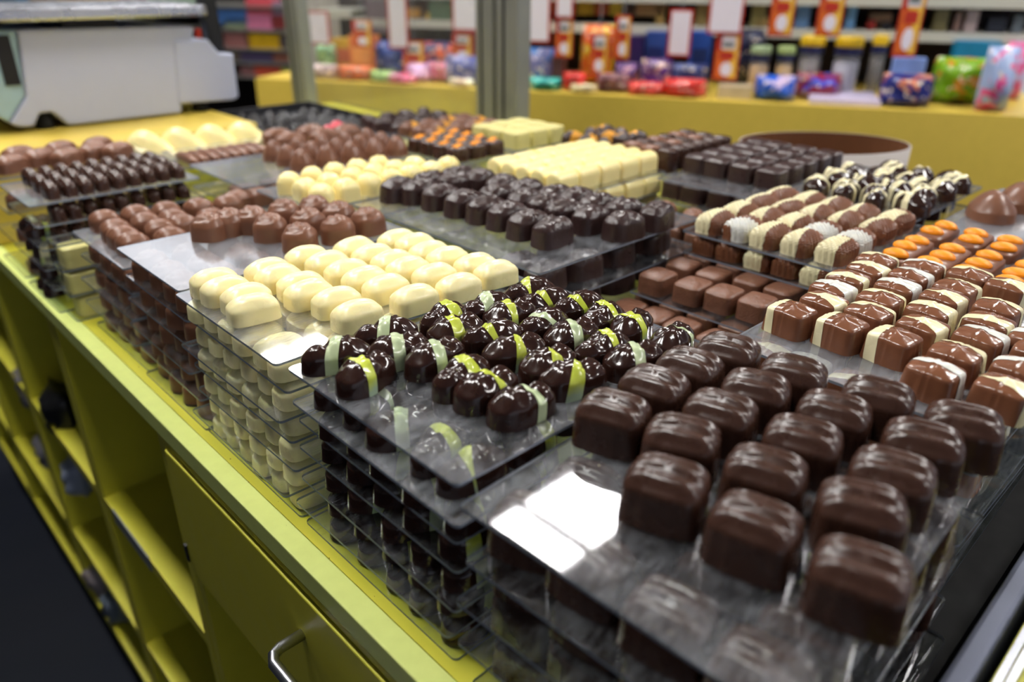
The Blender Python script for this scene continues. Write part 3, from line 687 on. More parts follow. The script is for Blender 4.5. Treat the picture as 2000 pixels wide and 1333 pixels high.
# ---- orange dotted bars and milk domes
sheets_O = stack_sheets(.742, .076, 1.16, .268, .144, 1, 'orange dotted milk bars', ('sheet_bright',), bottom=False, zlow=.05)
o = link('display_riser', box_me('display_riser', .75, .08, 0, 1.15, .262, .1410, .003), M['blacktray'], None, (0, 0, CZ)); tag(o, 'dark riser block under the orange dotted milk bars', 'riser')
bl = bar(1, M['milk'], .0480, .0150, .0120); bs = bar(2, M['milk'], .0330, .0150, .0120)
for j, y in enumerate((.108, .146, .181, .212, .247)):
    for i, (x, me, dr) in enumerate(((.782, bl, (-.032, -.004, .026)), (.866, bs, (-.016, .014)))):
        o = link('dotted_bar', me, None, None, (x, y, CZ+.144), R.uniform(-.03, .03))
        tag(o, 'milk bar with orange drops, %s from the steel rail, %s row behind gift pralines' % (ORD[j], ORD[i]), 'praline', 'orange dotted milk bars')
        for d in dr: link('orange_drop', drop_me, None, o, (d+R.uniform(-.003, .003), R.uniform(-.002, .002), .0112), R.uniform(-.3, .3))
for k, (x, y) in enumerate(((1.005, .236), (1.075, .225), (1.02, .165), (1.09, .155))):
    put('smooth_dome', 'milk_dome', x, y, .144, R.uniform(-.4, .4), ['large smooth milk dome next to the white striped pralines', 'large milk dome behind the first dome by striped pralines', 'large milk dome beside the orange dotted bars', 'large milk dome farthest back near the steel rail'][k], 'large milk domes', cat='praline')

# ================================================================== the back trays
sheets_CS = stack_sheets(.418, .945, .70, 1.120, .144, 3, 'ribbed milk domes', ('sheet_bright', 'sheet'), bottom=True, zlow=ZB)
for i, x in enumerate((.527, .566, .606, .646, .684)):
    for j, y in enumerate((.985, 1.025, 1.066)):
        put('ribbed_dome', 'ribbed_dome', x, y-.06*(x-.527)*1.1, .144, R.uniform(0, 6), 'ribbed milk dome, %s from the cream cups, %s row from counter edge' % (ORD[j], ORD[i]), 'ribbed milk domes', cat='praline')
grid_low('block', 'milk_block', (.445, .49, .535), (.965, 1.003), sheets_CS[1], 'milk block under the bare corner of the ribbed domes sheet', 'milk blocks under the ribbed domes', 0, .05)
o = link('display_riser', box_me('display_riser', .415, .935, 0, .598, 1.30, .044, .003), M['yellow'], None, (0, 0, CZ)); tag(o, 'low yellow riser board under the ribbed milk domes', 'riser')
sheets_FI = stack_sheets(.415, 1.125, .73, 1.265, .138, 2, 'thin milk sticks', ('sheet', 'sheet'), bottom=True, zlow=ZB)
for i in range(8):
    put('stick', 'milk_stick', .437+.0158*i, 1.170, .138, R.uniform(-.04, .04), 'thin milk chocolate stick, %s from the counter edge before the cream shells' % ORD[i], 'thin milk sticks', cat='chocolate stick')
for i, (x, y) in enumerate(((.600, 1.150), (.658, 1.145), (.60, 1.195), (.66, 1.19), (.705, 1.15))):
    put('big_loaf', 'milk_loaf', x, y, .138, R.uniform(-.3, .3), 'big milk loaf, %s counted from the thin sticks behind ribbed domes' % ORD[i], 'big milk loaves behind the ribbed domes', cat='praline')
sheets_ML = stack_sheets(.196, 1.205, .412, 1.335, .144, 3, 'big milk loaves', ('sheet', 'sheet'), bottom=True)
for i, (x, y) in enumerate(((.222, 1.245), (.262, 1.262), (.292, 1.238), (.333, 1.252), (.360, 1.232), (.245, 1.30), (.30, 1.30), (.352, 1.295))):
    put('big_loaf', 'milk_loaf', x, y, .144, .5+R.uniform(-.2, .2), 'big milk loaf near the scale, %s from the counter edge of eight' % ORD[i], 'big milk loaves near the scale', cat='praline', sc=.92)
for k in (1, 2, 3): grid_low('big_loaf', 'milk_loaf', (.225, .28, .335), (1.232,), sheets_ML[k], 'big milk loaf on the %s sheet of its stack' % ORD[k], 'big milk loaves on lower sheets', 0, .1, sc=.9)
sheet(.405, 1.27, .66, 1.385, .120, 'clear acrylic sheet carrying the large cream shells', 'clear sheets of the rear stacks', 'sheet')
o = link('display_riser', box_me('display_riser', .414, 1.30, 0, .66, 1.385, .1168, .003), M['yellow'], None, (0, 0, CZ)); tag(o, 'yellow riser block under the large cream shells', 'riser')
for i in range(4):
    put('shell', 'cream_shell', .438+.052*i, 1.325-.010*i, .120, math.radians(-38), 'large cream shell chocolate, %s from the counter edge before the scale' % ORD[i], 'large cream shells', cat='chocolate shell', sc=1.0)
# orange dotted dark bars
sheets_OD = stack_sheets(.708, .860, .83, .990, .144, 2, 'orange dotted dark bars', ('sheet', 'sheet'), bottom=True, zlow=ZB+.004)
bd = bar(5, M['dark_choc'], .0165, .0145, .0220)
for i, x in enumerate((.727, .762, .797)):
    for j, y in enumerate((.880, .911, .942, .973)):
        o = link('dotted_square', bd, None, None, (x, y, CZ+.144), 0); tag(o, 'dark praline with orange drops, %s from white logs, %s row from counter edge' % (ORD[j], ORD[i]), 'praline', 'orange dotted dark pralines')
        for dx, dy in ((-.006, -.004), (.006, .003)): link('orange_drop', drop_small, None, o, (dx, dy, .0208), R.uniform(-1, 1))
o = link('dotted_square', bd, None, None, (.69, .945, CZ+.1440), 0); tag(o, 'dark praline with orange drops apart, beside the ribbed domes', 'praline', 'orange dotted dark pralines')
o.location = (.727, .880, CZ+sheets_OD[1]); o['label'] = 'dark praline with orange drops on the lower sheet of its stack'
for dx, dy in ((-.006, -.004), (.006, .003)): link('orange_drop', drop_small, None, o, (dx, dy, .0208), R.uniform(-1, 1))
# pale squares
sheets_PS = stack_sheets(.838, .868, .965, .992, .144, 2, 'pale square chocolates', ('sheet', 'sheet'), bottom=True, zlow=ZB+.004)
for i, x in enumerate((.860, .900, .940)):
    for j, y in enumerate((.890, .928, .966)):
        put('pale_square', 'pale_square', x, y, .144, R.uniform(-.03, .03), 'pale yellow square, %s from the dark cups, %s row from counter edge' % (ORD[j], ORD[i]), 'pale squares on the top sheet', cat='praline')
# dark with yellow bits
sheets_YD = stack_sheets(.912, .752, 1.04, .862, .144, 2, 'dark mounds with nut bits', ('sheet', 'sheet'), bottom=True, zlow=ZB+.004)
nutm = rocky(9); nutb = band(nutm, 'nut_bits', xband(-.008, .007, .8, .5, .4), M['gold'])
for i, x in enumerate((.938, .985, 1.022)):
    for j, y in enumerate((.772, .806, .840)):
        o = link('dark_mound', nutm, None, None, (x, y, CZ+.144), R.uniform(0, 6)); o.scale = (.74, .74, .8)
        link('nut_bits', nutb, None, o); tag(o, 'dark mound with golden nut bits, %s from dark cups, %s row from counter edge' % (ORD[j], ORD[i]), 'praline', 'dark mounds with nut bits')
# tall dark cups
sheets_TC = stack_sheets(.912, .625, 1.10, .745, .138, 2, 'tall dark cups', ('sheet', 'sheet'), bottom=True, zlow=ZB+.003)
for i, x in enumerate((.930, .958, .986, 1.014, 1.042, 1.070)):
    for j, y in enumerate((.645, .677, .709)):
        put('tall_cup' if j == 0 or i % 2 else 'tall_cup_milk', 'tall_cup', x, y, .138, R.uniform(-.05, .05), 'tall dark cup praline, %s from the dark squares, %s row from counter edge' % (ORD[j], ORD[i]), 'tall dark cups', cat='praline')
# golden nut pralines
sheets_NP = stack_sheets(.775, 1.000, .945, 1.120, .144, 2, 'nut covered milk pralines', ('sheet', 'sheet'), bottom=True, zlow=ZB+.004)
for i, x in enumerate((.798, .840, .882, .922)):
    for j, y in enumerate((1.022, 1.058, 1.094)):
        put('nutty' if (i+j) % 2 == 0 else 'nutty_plain', 'nut_praline', x, y, .144, R.uniform(-.1, .1), 'milk praline with nut bits, %s from pale squares, %s row from counter edge' % (ORD[j], ORD[i]), 'nut covered milk pralines', cat='praline')
# dark row at the very back
sheets_BK = stack_sheets(.775, 1.130, 1.00, 1.300, .128, 2, 'dark lumpy pralines', ('sheet_bright', 'sheet'), bottom=True, zlow=ZB+.004)
for i, x in enumerate((.828, .872, .916, .960)):
    for j, y in enumerate((1.165, 1.215, 1.265)):
        put('mound', 'dark_lump', x, y, .128, R.uniform(0, 6), 'dark lumpy praline, %s from the nut pralines, %s row from counter edge' % (ORD[j], ORD[i]), 'dark lumpy pralines at the back', cat='praline', sc=.85)
# black tray of liquorice
t = empty('liquorice_tray', (.78, 1.50, CZ)); tag(t, 'shallow black plastic tray of liquorice beside the weighing scale', 'tray')
link('base', box_me('base', -.10, -.17, .0, .16, .19, .10, .003), M['blacktray'], t)
bm = bmesh.new()
for q in ((-.10, -.17, .16, -.164), (-.10, .184, .16, .19), (-.10, -.164, -.094, .184), (.154, -.164, .16, .184)): bm_box(bm, q[0], q[1], .10, q[2], q[3], .118)
link('rim', to_mesh(bm, 'rim'), M['blacktray'], t)
lq = domed(2, M['liquorice'], .020, .017, .024, 3, .002)
for i in range(30):
    x = .705+.036*(i % 6)+R.uniform(-.006, .006); y = 1.36+.052*(i//6)+R.uniform(-.01, .01)
    o = link('liquorice_piece', lq, None, None, (x, y, CZ+.1005), R.uniform(0, 6)); o.scale = (1, 1, R.uniform(.8, 1.3)); tag(o, 'black liquorice piece in the tray by the scale, %s row, %s along' % (ORD[i//6], ORD[i % 6]), 'sweet', 'liquorice pieces')
pk = domed(3, col(214, 84, 98), .022, .016, .020, 3, .002)
for i, (px, py) in enumerate(((655, 232), (640, 240), (668, 238))):
    p = at(px, py, .15); o = link('pink_sweet', pk, None, None, (p.x, p.y, CZ+.130), i); o.scale = (.8, .8, .8); tag(o, ['pink sweet lying behind the big milk loaves', 'pink sweet nearest the scale behind the milk loaves', 'pink sweet beside the bare grey sheet behind milk loaves'][i], 'sweet', 'pink sweets')
p = at(655, 238, .13); o = link('sweet_dish', box_me('sweet_dish', -.05, -.05, 0, .05, .05, .0285, .003), M['blacktray'], None, (p.x, p.y, CZ+.1005), .4); tag(o, 'small dark dish under the pink sweets', 'dish')

# oval box with brown lining
def oval(a, b, n=40): return [(a*math.cos(2*PI*k/n), b*math.sin(2*PI*k/n)) for k in range(n)]
t = empty('oval_box', (1.240, .556, CZ+.0005), math.radians(-42)); tag(t, 'open oval box, pale outside with brown lining, behind dark squares', 'box')
bm = bmesh.new(); A, B = oval(.138, .095), oval(.1355, .0925); n = 40; hh = .150
vo = [[bm.verts.new((x, y, z)) for x, y in P] for P, z in ((A, 0), (A, hh), (B, hh))]
for a, b in zip(vo, vo[1:]):
    for k in range(n): bm.faces.new((a[k], a[(k+1) % n], b[(k+1) % n], b[k]))
bm.faces.new(vo[0][::-1]); link('wall', to_mesh(bm, 'wall', True), M['greywhite'], t)
bm = bmesh.new(); vo = [[bm.verts.new((x, y, z)) for x, y in oval(.1353, .0923)] for z in (hh-.0005, .08)]
for k in range(n): bm.faces.new((vo[0][(k+1) % n], vo[0][k], vo[1][k], vo[1][(k+1) % n])[::-1])
bm.faces.new(vo[1]); link('lining', to_mesh(bm, 'lining'), M['brownlining'], t)

# ================================================================== crumbs on the sheets
def crumbs(x0, y0, x1, y1, z, n, label, mat):
    bm = bmesh.new()
    for _ in range(n):
        x, y, s = R.uniform(x0, x1), R.uniform(y0, y1), R.uniform(.0003, .0009)
        v = [bm.verts.new((x+R.uniform(-s, s), y+R.uniform(-s, s), 0)) for _ in range(3)]+[bm.verts.new((x, y, s))]
        for q in ((0, 1, 3), (1, 2, 3), (2, 0, 3)): bm.faces.new([v[i] for i in q])
    bmesh.ops.recalc_face_normals(bm, faces=bm.faces[:])
    o = link('crumbs', to_mesh(bm, 'crumbs'), mat, None, (0, 0, CZ+z+.0001)); o['kind'] = 'stuff'; tag(o, label, 'crumbs')
crumbs(.22, .27, .46, .45, ZL, 90, 'pale crumbs scattered among the lime striped pralines', M['ivory'])
crumbs(.22, .09, .45, .25, ZT, 60, 'pale crumbs scattered around the dark ridged pralines', M['ivory'])
crumbs(.216, .27, .30, .45, sheets_L[1], 90, 'pale crumbs on the second sheet below lime striped pralines', M['ivory'])
crumbs(.20, .30, .235, .95, .0002, 40, 'dark crumbs along the lime yellow counter edge', M['milk'])

# ================================================================== weighing scale
t = empty('weighing_scale', (.322, 1.575, CZ+.138)); tag(t, 'white weighing scale with steel platter on the yellow platform', 'scale')
link('body', prism_me('body', [(-.026, .018), (-.012, .010), (.010, .009), (.024, .030), (.044, .030), (.066, .004), (.272, .004), (.276, .03), (.325, .158), (.320, .163), (.022, .167), (.010, .06)], 0, .30, 'y', .004), M['scale_white'], t)
link('side_panel', prism_me('side_panel', [(.268, .022), (.382, .018), (.393, .024), (.395, .108), (.366, .110), (.346, .138), (.28, .138)], -.004, .26, 'y', .004), M['scale_white'], t)
link('end_cap', prism_me('end_cap', [(-.060, .050), (-.0265, .019), (.0095, .06), (.0215, .167), (-.045, .167)], .004, .28, 'y', .004), col(150, 178, 186), t)
link('vent', box_me('vent', -.016, .0005, .080, .008, .0038, .160), M['black'], t)
link('column', box_me('column', .10, .02, .16, .19, .20, .181), M['black'], t)
link('platter', prism_me('platter', rrect(-.02, -.03, .350, .30, .02), .181, .201, 'z', .004), M['steel'], t)
link('pole', prism_me('pole', [(.366, .106), (.394, .106), (.374, .60), (.336, .60)], .03, .06, 'y', .002), M['black'], t)
link('level_bubble', box_me('level_bubble', .326, .0, .140, .338, .006, .158, .002), M['cardred'], t)
for x, y in ((.034, .025), (.32, .025), (.034, .25), (.32, .25)): link('foot', lathe_me('foot', [(.014, 0), (.016, .004), (.016, .012), (.009, .034)], 14), M['rubber'], t, (x, y, 0))

# ================================================================== glass guard posts
def post(y0, y1, label):
    t = empty('guard_post', (1.20, y0, CZ)); tag(t, label, 'post', None); w_ = y1-y0
    link('profile', box_me('profile', -.02, 0, 0, .02, w_, 1.0, .002), M['alu'], t)
    link('groove', box_me('groove', -.022, w_*.60, 0, -.0195, w_*.70, 1.0), M['dkalu'], t)
    link('base_plate', box_me('base_plate', -.03, -.01, 0, .03, w_+.01, .006), M['alu'], t)
post(2.135, 2.215, 'grey aluminium guard post behind the liquorice tray')
post(1.300, 1.356, 'grey aluminium guard post holding the glass pane edge')
post(1.222, 1.288, 'grey aluminium guard post, one of a pair, beside yellow shelf front')
o = link('guard_glass', box_me('guard_glass', 1.197, 1.357, .01, 1.203, 2.134, .95), sheet_mat('guard_glass', dust=(.02, .06), tint=(.97, .985, .975, 1)), None, (0, 0, CZ)); tag(o, 'clear glass guard pane between the grey posts', 'glass pane')

# ================================================================== candy shelf behind
O2 = Vector((1.775, 1.85)); U2 = Vector((.495, -.869)).normalized(); N2 = Vector((.869, .495)).normalized()
ANG = math.atan2(U2.y, U2.x); ZDK = .05
def bg(px, py, t):                      # where a spot of the photograph meets the upright plane t metres behind the shelf front
    d = ray(px, py); d2 = Vector((d.x, d.y)); k = (O2.dot(N2)+t)/d2.dot(N2)
    p = d2*k; return (p-O2).dot(U2), CAMH+d.z*k
def frame(name, label, cat, group=None):
    t = empty(name, (O2.x, O2.y, CZ), ANG); return tag(t, label, cat, group) if label else t
# local axes of the shelf: x along U2, y = away from the viewer
t = frame('candy_shelf', 'yellow fronted candy shelf unit behind the counter', 'shelf unit')
link('front_panel', box_me('front_panel', -.97, 0, -CZ, 1.6, .02, ZDK), M['fascia'], t)
link('deck', box_me('deck', -.97, .02, ZDK-.02, 1.6, .66, ZDK), M['fascia'], t)
t = frame('wall_rack', 'dark backed rack with pale shelves above the yellow candy shelf', 'shelf unit')
link('back_panel', box_me('back_panel', -.95, .62, ZDK+.001, 1.6, .64, 1.3), M['backboard'], t)
for py, px in ((74, 1900), (5, 1900)):
    z = bg(px, py, .36)[1]; link('shelf', box_me('shelf', -.75, .36, z-.016, 1.6, .62, z+.012), M['shelf'], t)
z = bg(1215, 40, .36)[1]; link('shelf', box_me('shelf', -.95, .36, z-.016, -.76, .62, z+.012), M['shelf'], t)
z1 = bg(450, 120, 1.5)[1]
t = frame('far_shelf', 'far grey shelf unit of packets beyond the weighing scale', 'shelf unit')
for py in (150, 122, 95, 58, 12):
    z = bg(500, py, 1.5)[1]; link('shelf', box_me('shelf', -5.2, 1.5, z-.012, -1.7, 1.9, z), M['alu'], t)
link('back_panel', box_me('back_panel', -5.2, 1.9, -CZ, -1.7, 1.92, 1.6), M['backboard'], t)
o = link('wall_divider', box_me('wall_divider', -1.22, .66, -CZ, -.951, .70, 1.9), M['greywhite'], None, (O2.x, O2.y, CZ), ANG); o['kind'] = 'structure'; o.name = 'wall_side'

def bagmesh(w_, h, d, seed):
    bm = bmesh.new(); nx, nz = 7, 7; rd = random.Random(seed); front = []; back = []
    for sgn, store in ((-1, front), (1, back)):
        for j in range(nz):
            row = []
            for i in range(nx):
                u = i/(nx-1)*2-1; v = j/(nz-1)*2-1
                e = max(0, (1-u**4)*(1-v**6))**.6
                row.append(bm.verts.new((u*w_/2*(1-.06*v*v+.03*rd.uniform(-1, 1)*(abs(u) < 1)), sgn*(d/2*e*(1+rd.uniform(-.38, .30))+.0008), (v+1)/2*h)))
            store.append(row)
    for S_, fl in ((front, False), (back, True)):
        for j in range(nz-1):
            for i in range(nx-1):
                q = (S_[j][i], S_[j][i+1], S_[j+1][i+1], S_[j+1][i])
                bm.faces.new(q[::-1] if fl else q)
    for j in range(nz-1):
        bm.faces.new((front[j][0], front[j+1][0], back[j+1][0], back[j][0])); bm.faces.new((front[j+1][-1], front[j][-1], back[j][-1], back[j+1][-1]))
    for i in range(nx-1):
        bm.faces.new((front[0][i+1], front[0][i], back[0][i], back[0][i+1])); bm.faces.new((front[-1][i], front[-1][i+1], back[-1][i+1], back[-1][i]))
    return to_mesh(bm, 'bag', True)
def printed(c, c2):
    """shiny film of one colour with an irregular print in a second and a third colour"""
    k = c.name+(c2.name if c2 else ''); 
    if k in M: return M[k]
    b1 = c['rgb']; b2 = c2['rgb'] if c2 else [min(1, v*1.9+.06) for v in b1]
    m, nt, out = newmat('printed_film'); L = nt.links.new
    p = N(nt, 'ShaderNodeBsdfPrincipled'); p.inputs['Roughness'].default_value = .28
    tc = N(nt, 'ShaderNodeTexCoord'); oi = N(nt, 'ShaderNodeObjectInfo'); ad = N(nt, 'ShaderNodeVectorMath', operation='ADD')
    L(tc.outputs['Object'], ad.inputs[0]); L(oi.outputs['Random'], ad.inputs[1])
    n1 = N(nt, 'ShaderNodeTexNoise'); n1.inputs['Scale'].default_value = 24; n1.inputs['Distortion'].default_value = .8; L(ad.outputs[0], n1.inputs['Vector'])
    n2 = N(nt, 'ShaderNodeTexNoise'); n2.inputs['Scale'].default_value = 55; L(ad.outputs[0], n2.inputs['Vector'])
    r1 = N(nt, 'ShaderNodeValToRGB'); r1.color_ramp.elements[0].position = .54; r1.color_ramp.elements[1].position = .58
    r1.color_ramp.elements[0].color = tuple(b1[:3])+(1,); r1.color_ramp.elements[1].color = tuple(b2[:3])+(1,); L(n1.outputs['Fac'], r1.inputs[0])
    r2 = N(nt, 'ShaderNodeMapRange'); r2.inputs[1].default_value = .62; r2.inputs[2].default_value = .66; L(n2.outputs['Fac'], r2.inputs[0])
    mx = N(nt, 'ShaderNodeMix', data_type='RGBA'); L(r2.outputs[0], mx.inputs[0]); L(r1.outputs[0], mx.inputs[6]); mx.inputs[7].default_value = S(214, 196, 176)
    L(mx.outputs[2], p.inputs['Base Color']); L(p.outputs[0], out.inputs[0]); M[k] = m; return m
def place(px0, py0, px1, py1, t):
    s0, z0 = bg(px0, py1, t); s1, z1 = bg(px1, py0, t); return s0, z0, s1, z1
def spot(s, t, z): q = O2+U2*s+N2*t; return (q.x, q.y, CZ+z)
def bgbox(px0, py0, px1, py1, t, c, label, name='candy_box', cat='box', d=.06, stripe=None, group='packets on the candy shelf', floor=None):
    s0, z0, s1, z1 = place(px0, py0, px1, py1, t); z0 = floor if floor is not None else z0
    o = link(name, box_me(name, -(s1-s0)/2, 0, 0, (s1-s0)/2, d, z1-z0, .003), c, None, spot((s0+s1)/2, t, z0), ANG); tag(o, label, cat, group)
    if stripe: link('printed_panel', box_me('printed_panel', -(s1-s0)*.36, -.0015, (z1-z0)*.3, (s1-s0)*.36, -.0002, (z1-z0)*.72), stripe, o)
    return o
def bgbag(px0, py0, px1, py1, t, c, label, d=.07, stripe=None, name='candy_bag', lean=0, floor=None):
    s0, z0, s1, z1 = place(px0, py0, px1, py1, t); z0 = floor if floor is not None else z0
    o = link(name, bagmesh(s1-s0, max(.02, z1-z0), d, px0), printed(c, stripe), None, spot((s0+s1)/2, t+d/2, z0), ANG); tag(o, label, 'bag', 'candy bags on the shelf')
    if lean: o.rotation_euler.x = lean
    return o
def card(px0, py0, px1, py1, t, label, border=True):
    s0, z0, s1, z1 = place(px0, py0, px1, py1, t); w_, h_ = s1-s0, z1-z0
    o = empty('price_card', spot((s0+s1)/2, t, z0), ANG); tag(o, label, 'price card', 'white price cards')
    link('back_board', box_me('back_board', -w_/2, 0, 0, w_/2, .004, h_), M['cardred'] if border else M['cardwhite'], o)
    b = .007 if border else .002
    link('white_face', box_me('white_face', -w_/2+b, -.0012, b, w_/2-b, -.0001, h_-b), M['cardwhite'], o)
    link('hanger', box_me('hanger', -.003, .0042, h_*.5, .003, .008, h_+.35), M['clearjar'], o)
def ptag(px0, py0, px1, py1, t, label, big=False):
    s0, z0, s1, z1 = place(px0, py0, px1, py1, t); w_, h_ = s1-s0, z1-z0
    o = empty('price_tag', spot((s0+s1)/2, t, z0), ANG); tag(o, label, 'price tag', 'orange price tags')
    link('back_board', box_me('back_board', -w_/2, 0, 0, w_/2, .004, h_), M['cardred'], o)
    link('yellow_edge', box_me('yellow_edge', -w_*.2, -.0010, h_*.05, w_*.43, -.0001, h_*.95), M['cardyellow'], o)
    link('orange_field', box_me('orange_field', -w_*.43, -.0016, h_*.05, w_*.12, -.0011, h_*.62), M['cardorange'], o)
    link('white_field', box_me('white_field', -w_*.26, -.0020, h_*.66, w_*.30, -.0017, h_*.93), M['cardwhite'], o)
    link('grey_print', box_me('grey_print', -w_*.22, -.0026, h_*.70, w_*.24, -.0021, h_*.80), M['cardgrey'], o)
    link('red_print', box_me('red_print', -w_*.28, -.0026, h_*.44, w_*.28, -.0021, h_*.60), M['cardred'], o)
    link('price_spot', prism_me('price_spot', [(w_*.02+w_*.24*math.cos(a), h_*.24+h_*.15*math.sin(a)) for a in [2*PI*k/16 for k in range(16)]], -.0030, -.0021, 'y'), M['cardwhite'], o)
    link('hanger', box_me('hanger', -.003, .0042, h_*.5, .003, .008, h_+.35), M['clearjar'], o)
# price cards and tags
for q in ((1028, -40, 1077, 83, 'tall white price card right beside the guard posts'), (1084, -40, 1123, 36, 'white price card above the first orange tag after posts'),
          (1301, 18, 1356, 110, 'small red edged white card over the blue boxes'), (1380, -60, 1464, 66, 'large white price card over an orange tag'),
          (884, -60, 938, 60, 'white price card seen through the guard glass by the post'), (760, -40, 792, 95, 'narrow white price card seen through the glass'),
          (600, 22, 640, 86, 'white price card next to the lone far post')):
    card(*q[:4], .10, q[4])
for q in ((1083, 36, 1120, 112, 'orange price tag under the card beside the posts'), (1150, 66, 1190, 146, 'orange price tag in front of the orange bag'), (1198, 30, 1234, 116, 'orange price tag on the shelf edge after the orange bag'),
          (1390, 64, 1450, 156, 'orange price tag below the large white card'), (1498, -40, 1562, 70, 'orange price tag over the beige sweets jars'), (1590, -40, 1660, 70, 'orange price tag over the yellow lidded jars'),
          (1740, -40, 1820, 111, 'tall orange price tag over the navy bag'), (788, 80, 828, 148, 'orange price tag seen through the glass'), (884, 68, 922, 118, 'orange price tag next to the post behind glass'), (690, 40, 724, 92, 'orange price tag before the pale wall')):
    ptag(*q[:4], .11, q[4])
# goods on the deck
DK = ZDK+.0005
bgbag(1905, 95, 2010, 226, .02, col(150, 168, 206), 'silver blue and pink bag at the deck edge', .10, col(206, 70, 130), floor=DK)
bgbag(1955, 84, 2030, 165, .30, col(206, 86, 140), 'pink bag behind the silver blue bag', .08, col(176, 176, 220), floor=DK)
bgbag(1812, 118, 1960, 214, .14, col(112, 160, 20), 'bright green candy bag on the deck', .12, col(190, 130, 40), floor=DK)
bgbag(1716, 150, 1836, 211, .04, col(16, 30, 110), 'navy blue candy bag lying on the deck', .10, col(190, 110, 80), floor=DK)
bgbox(1728, 114, 1812, 200, .16, col(120, 146, 206), 'pale blue box behind the navy bag', d=.03, floor=DK)
bgbox(1842, 82, 1960, 190, .30, col(10, 110, 150), 'teal box behind the green bag', d=.05, stripe=col(120, 130, 120), floor=DK)
bgbag(1470, 152, 1560, 202, .04, col(20, 84, 190), 'blue candy bag lying on the deck', .10, col(190, 170, 200), floor=DK)
bgbag(1550, 148, 1650, 190, .12, col(130, 24, 50), 'crimson candy bag behind the blue bag', .10, col(60, 70, 180), floor=DK)
bgbox(1580, 197, 1722, 206, .03, col(190, 180, 206), 'lilac paper sheet lying on the deck', 'paper_sheet', 'paper', .20, floor=DK)
bgbox(1400, 170, 1470, 192, .05, col(176, 160, 130), 'clear packet lying on the deck by the blue bag', d=.08, floor=DK)
def jar(px0, py0, px1, py1, t, body, lid, label, fill):
    s0, z0, s1, z1 = place(px0, py0, px1, py1, t); r = (s1-s0)/2; h_ = z1-DK
    o = empty('candy_jar', spot((s0+s1)/2, t+r, DK), ANG); tag(o, label, 'jar', 'candy jars')
    link('jar_body', lathe_me('jar_body', [(r*.9, 0), (r, h_*.05), (r, h_*.72), (r*.85, h_*.80)], 20), body, o)
    link('sweets', lathe_me('sweets', [(r*.86, .004), (r*.93, h_*.06), (r*.93, h_*.58), (r*.5, h_*.62)], 16), fill, o)
    link('lid_band', lathe_me('lid_band', [(r*1.0, h_*.70), (r*1.02, h_*.71), (r*1.02, h_*.82), (r*1.0, h_*.83)], 20), col(20, 26, 70), o)
    link('lid', lathe_me('lid', [(r*1.02, h_*.83), (r*1.05, h_*.84), (r*1.05, h_*.97), (r*.95, h_)], 20), lid, o)
jar(1552, 72, 1616, 166, .24, M['clearjar'], col(206, 170, 20), 'candy jar with yellow lid, the one beside beige sweets', col(110, 100, 96))
jar(1620, 74, 1692, 172, .20, M['clearjar'], col(206, 170, 20), 'candy jar with yellow lid, the one beside the navy bag', col(170, 166, 180))
jar(1690, 70, 1740, 168, .32, M['clearjar'], col(206, 170, 20), 'candy jar with yellow lid, behind the two others', col(70, 60, 60))
jar(1458, 92, 1508, 168, .22, M['clearjar'], col(150, 170, 130), 'small jar of beige sweets by the dark bags', col(190, 150, 100))
jar(1510, 92, 1556, 166, .24, M['clearjar'], col(150, 170, 110), 'small jar of beige sweets beside the yellow lids', col(186, 150, 96))
bgbag(1402, 60, 1500, 170, .30, col(14, 20, 50), 'large black blue bag behind the orange tag', .10, floor=DK)
bgbox(1340, 62, 1392, 165, .20, col(30, 70, 150), 'blue box below the large white card', stripe=col(20, 40, 90), floor=DK)
bgbag(1304, 128, 1384, 176, .13, col(50, 60, 110), 'dusky blue bag below the small white card', .08, floor=DK)
bgbag(1290, 158, 1380, 188, .03, col(196, 40, 34), 'red candy bag at the deck edge under blue boxes', .08, col(230, 110, 100), floor=DK)
bgbag(1222, 164, 1298, 187, .03, col(210, 60, 54), 'red and pink candy bag at the deck edge', .08, floor=DK)
bgbox(1256, 62, 1304, 140, .28, col(34, 62, 130), 'stack of blue packets beside the orange tag', stripe=col(20, 34, 90), floor=DK)
bgbox(1218, 70, 1258, 150, .26, col(40, 26, 80), 'indigo box beside the blue packets', floor=DK)
bgbag(1246, 118, 1312, 170, .10, col(88, 44, 120), 'violet candy bag with pale print', .08, col(200, 160, 150), floor=DK)
bgbag(1196, 126, 1246, 172, .12, col(110, 80, 140), 'lilac candy bag beside the violet one', .08, col(220, 160, 170), floor=DK)
bgbag(1160, 148, 1232, 180, .06, col(104, 60, 66), 'brown candy bag lying on the deck', .08, floor=DK)
bgbag(1128, 50, 1200, 150, .24, col(206, 90, 40), 'orange candy bag with yellow side', .08, col(214, 186, 40), floor=DK)
bgbag(1094, 144, 1142, 178, .05, col(190, 34, 28), 'red candy bag beside the brown box', .07, floor=DK)
bgbox(1076, 110, 1100, 172, .14, col(84, 52, 56), 'brown box beside the red bag', floor=DK)
bgbag(1028, 155, 1092, 176, .03, col(20, 134, 126), 'teal candy bag at the deck edge by the posts', .07, floor=DK)
bgbag(1026, 96, 1080, 164, .12, col(110, 110, 160), 'grey violet candy bag with blue print by the posts', .07, col(40, 110, 180), floor=DK)
bgbag(1108, 168, 1164, 184, .02, col(206, 190, 150), 'cream candy packet at the deck edge', .06, floor=DK)
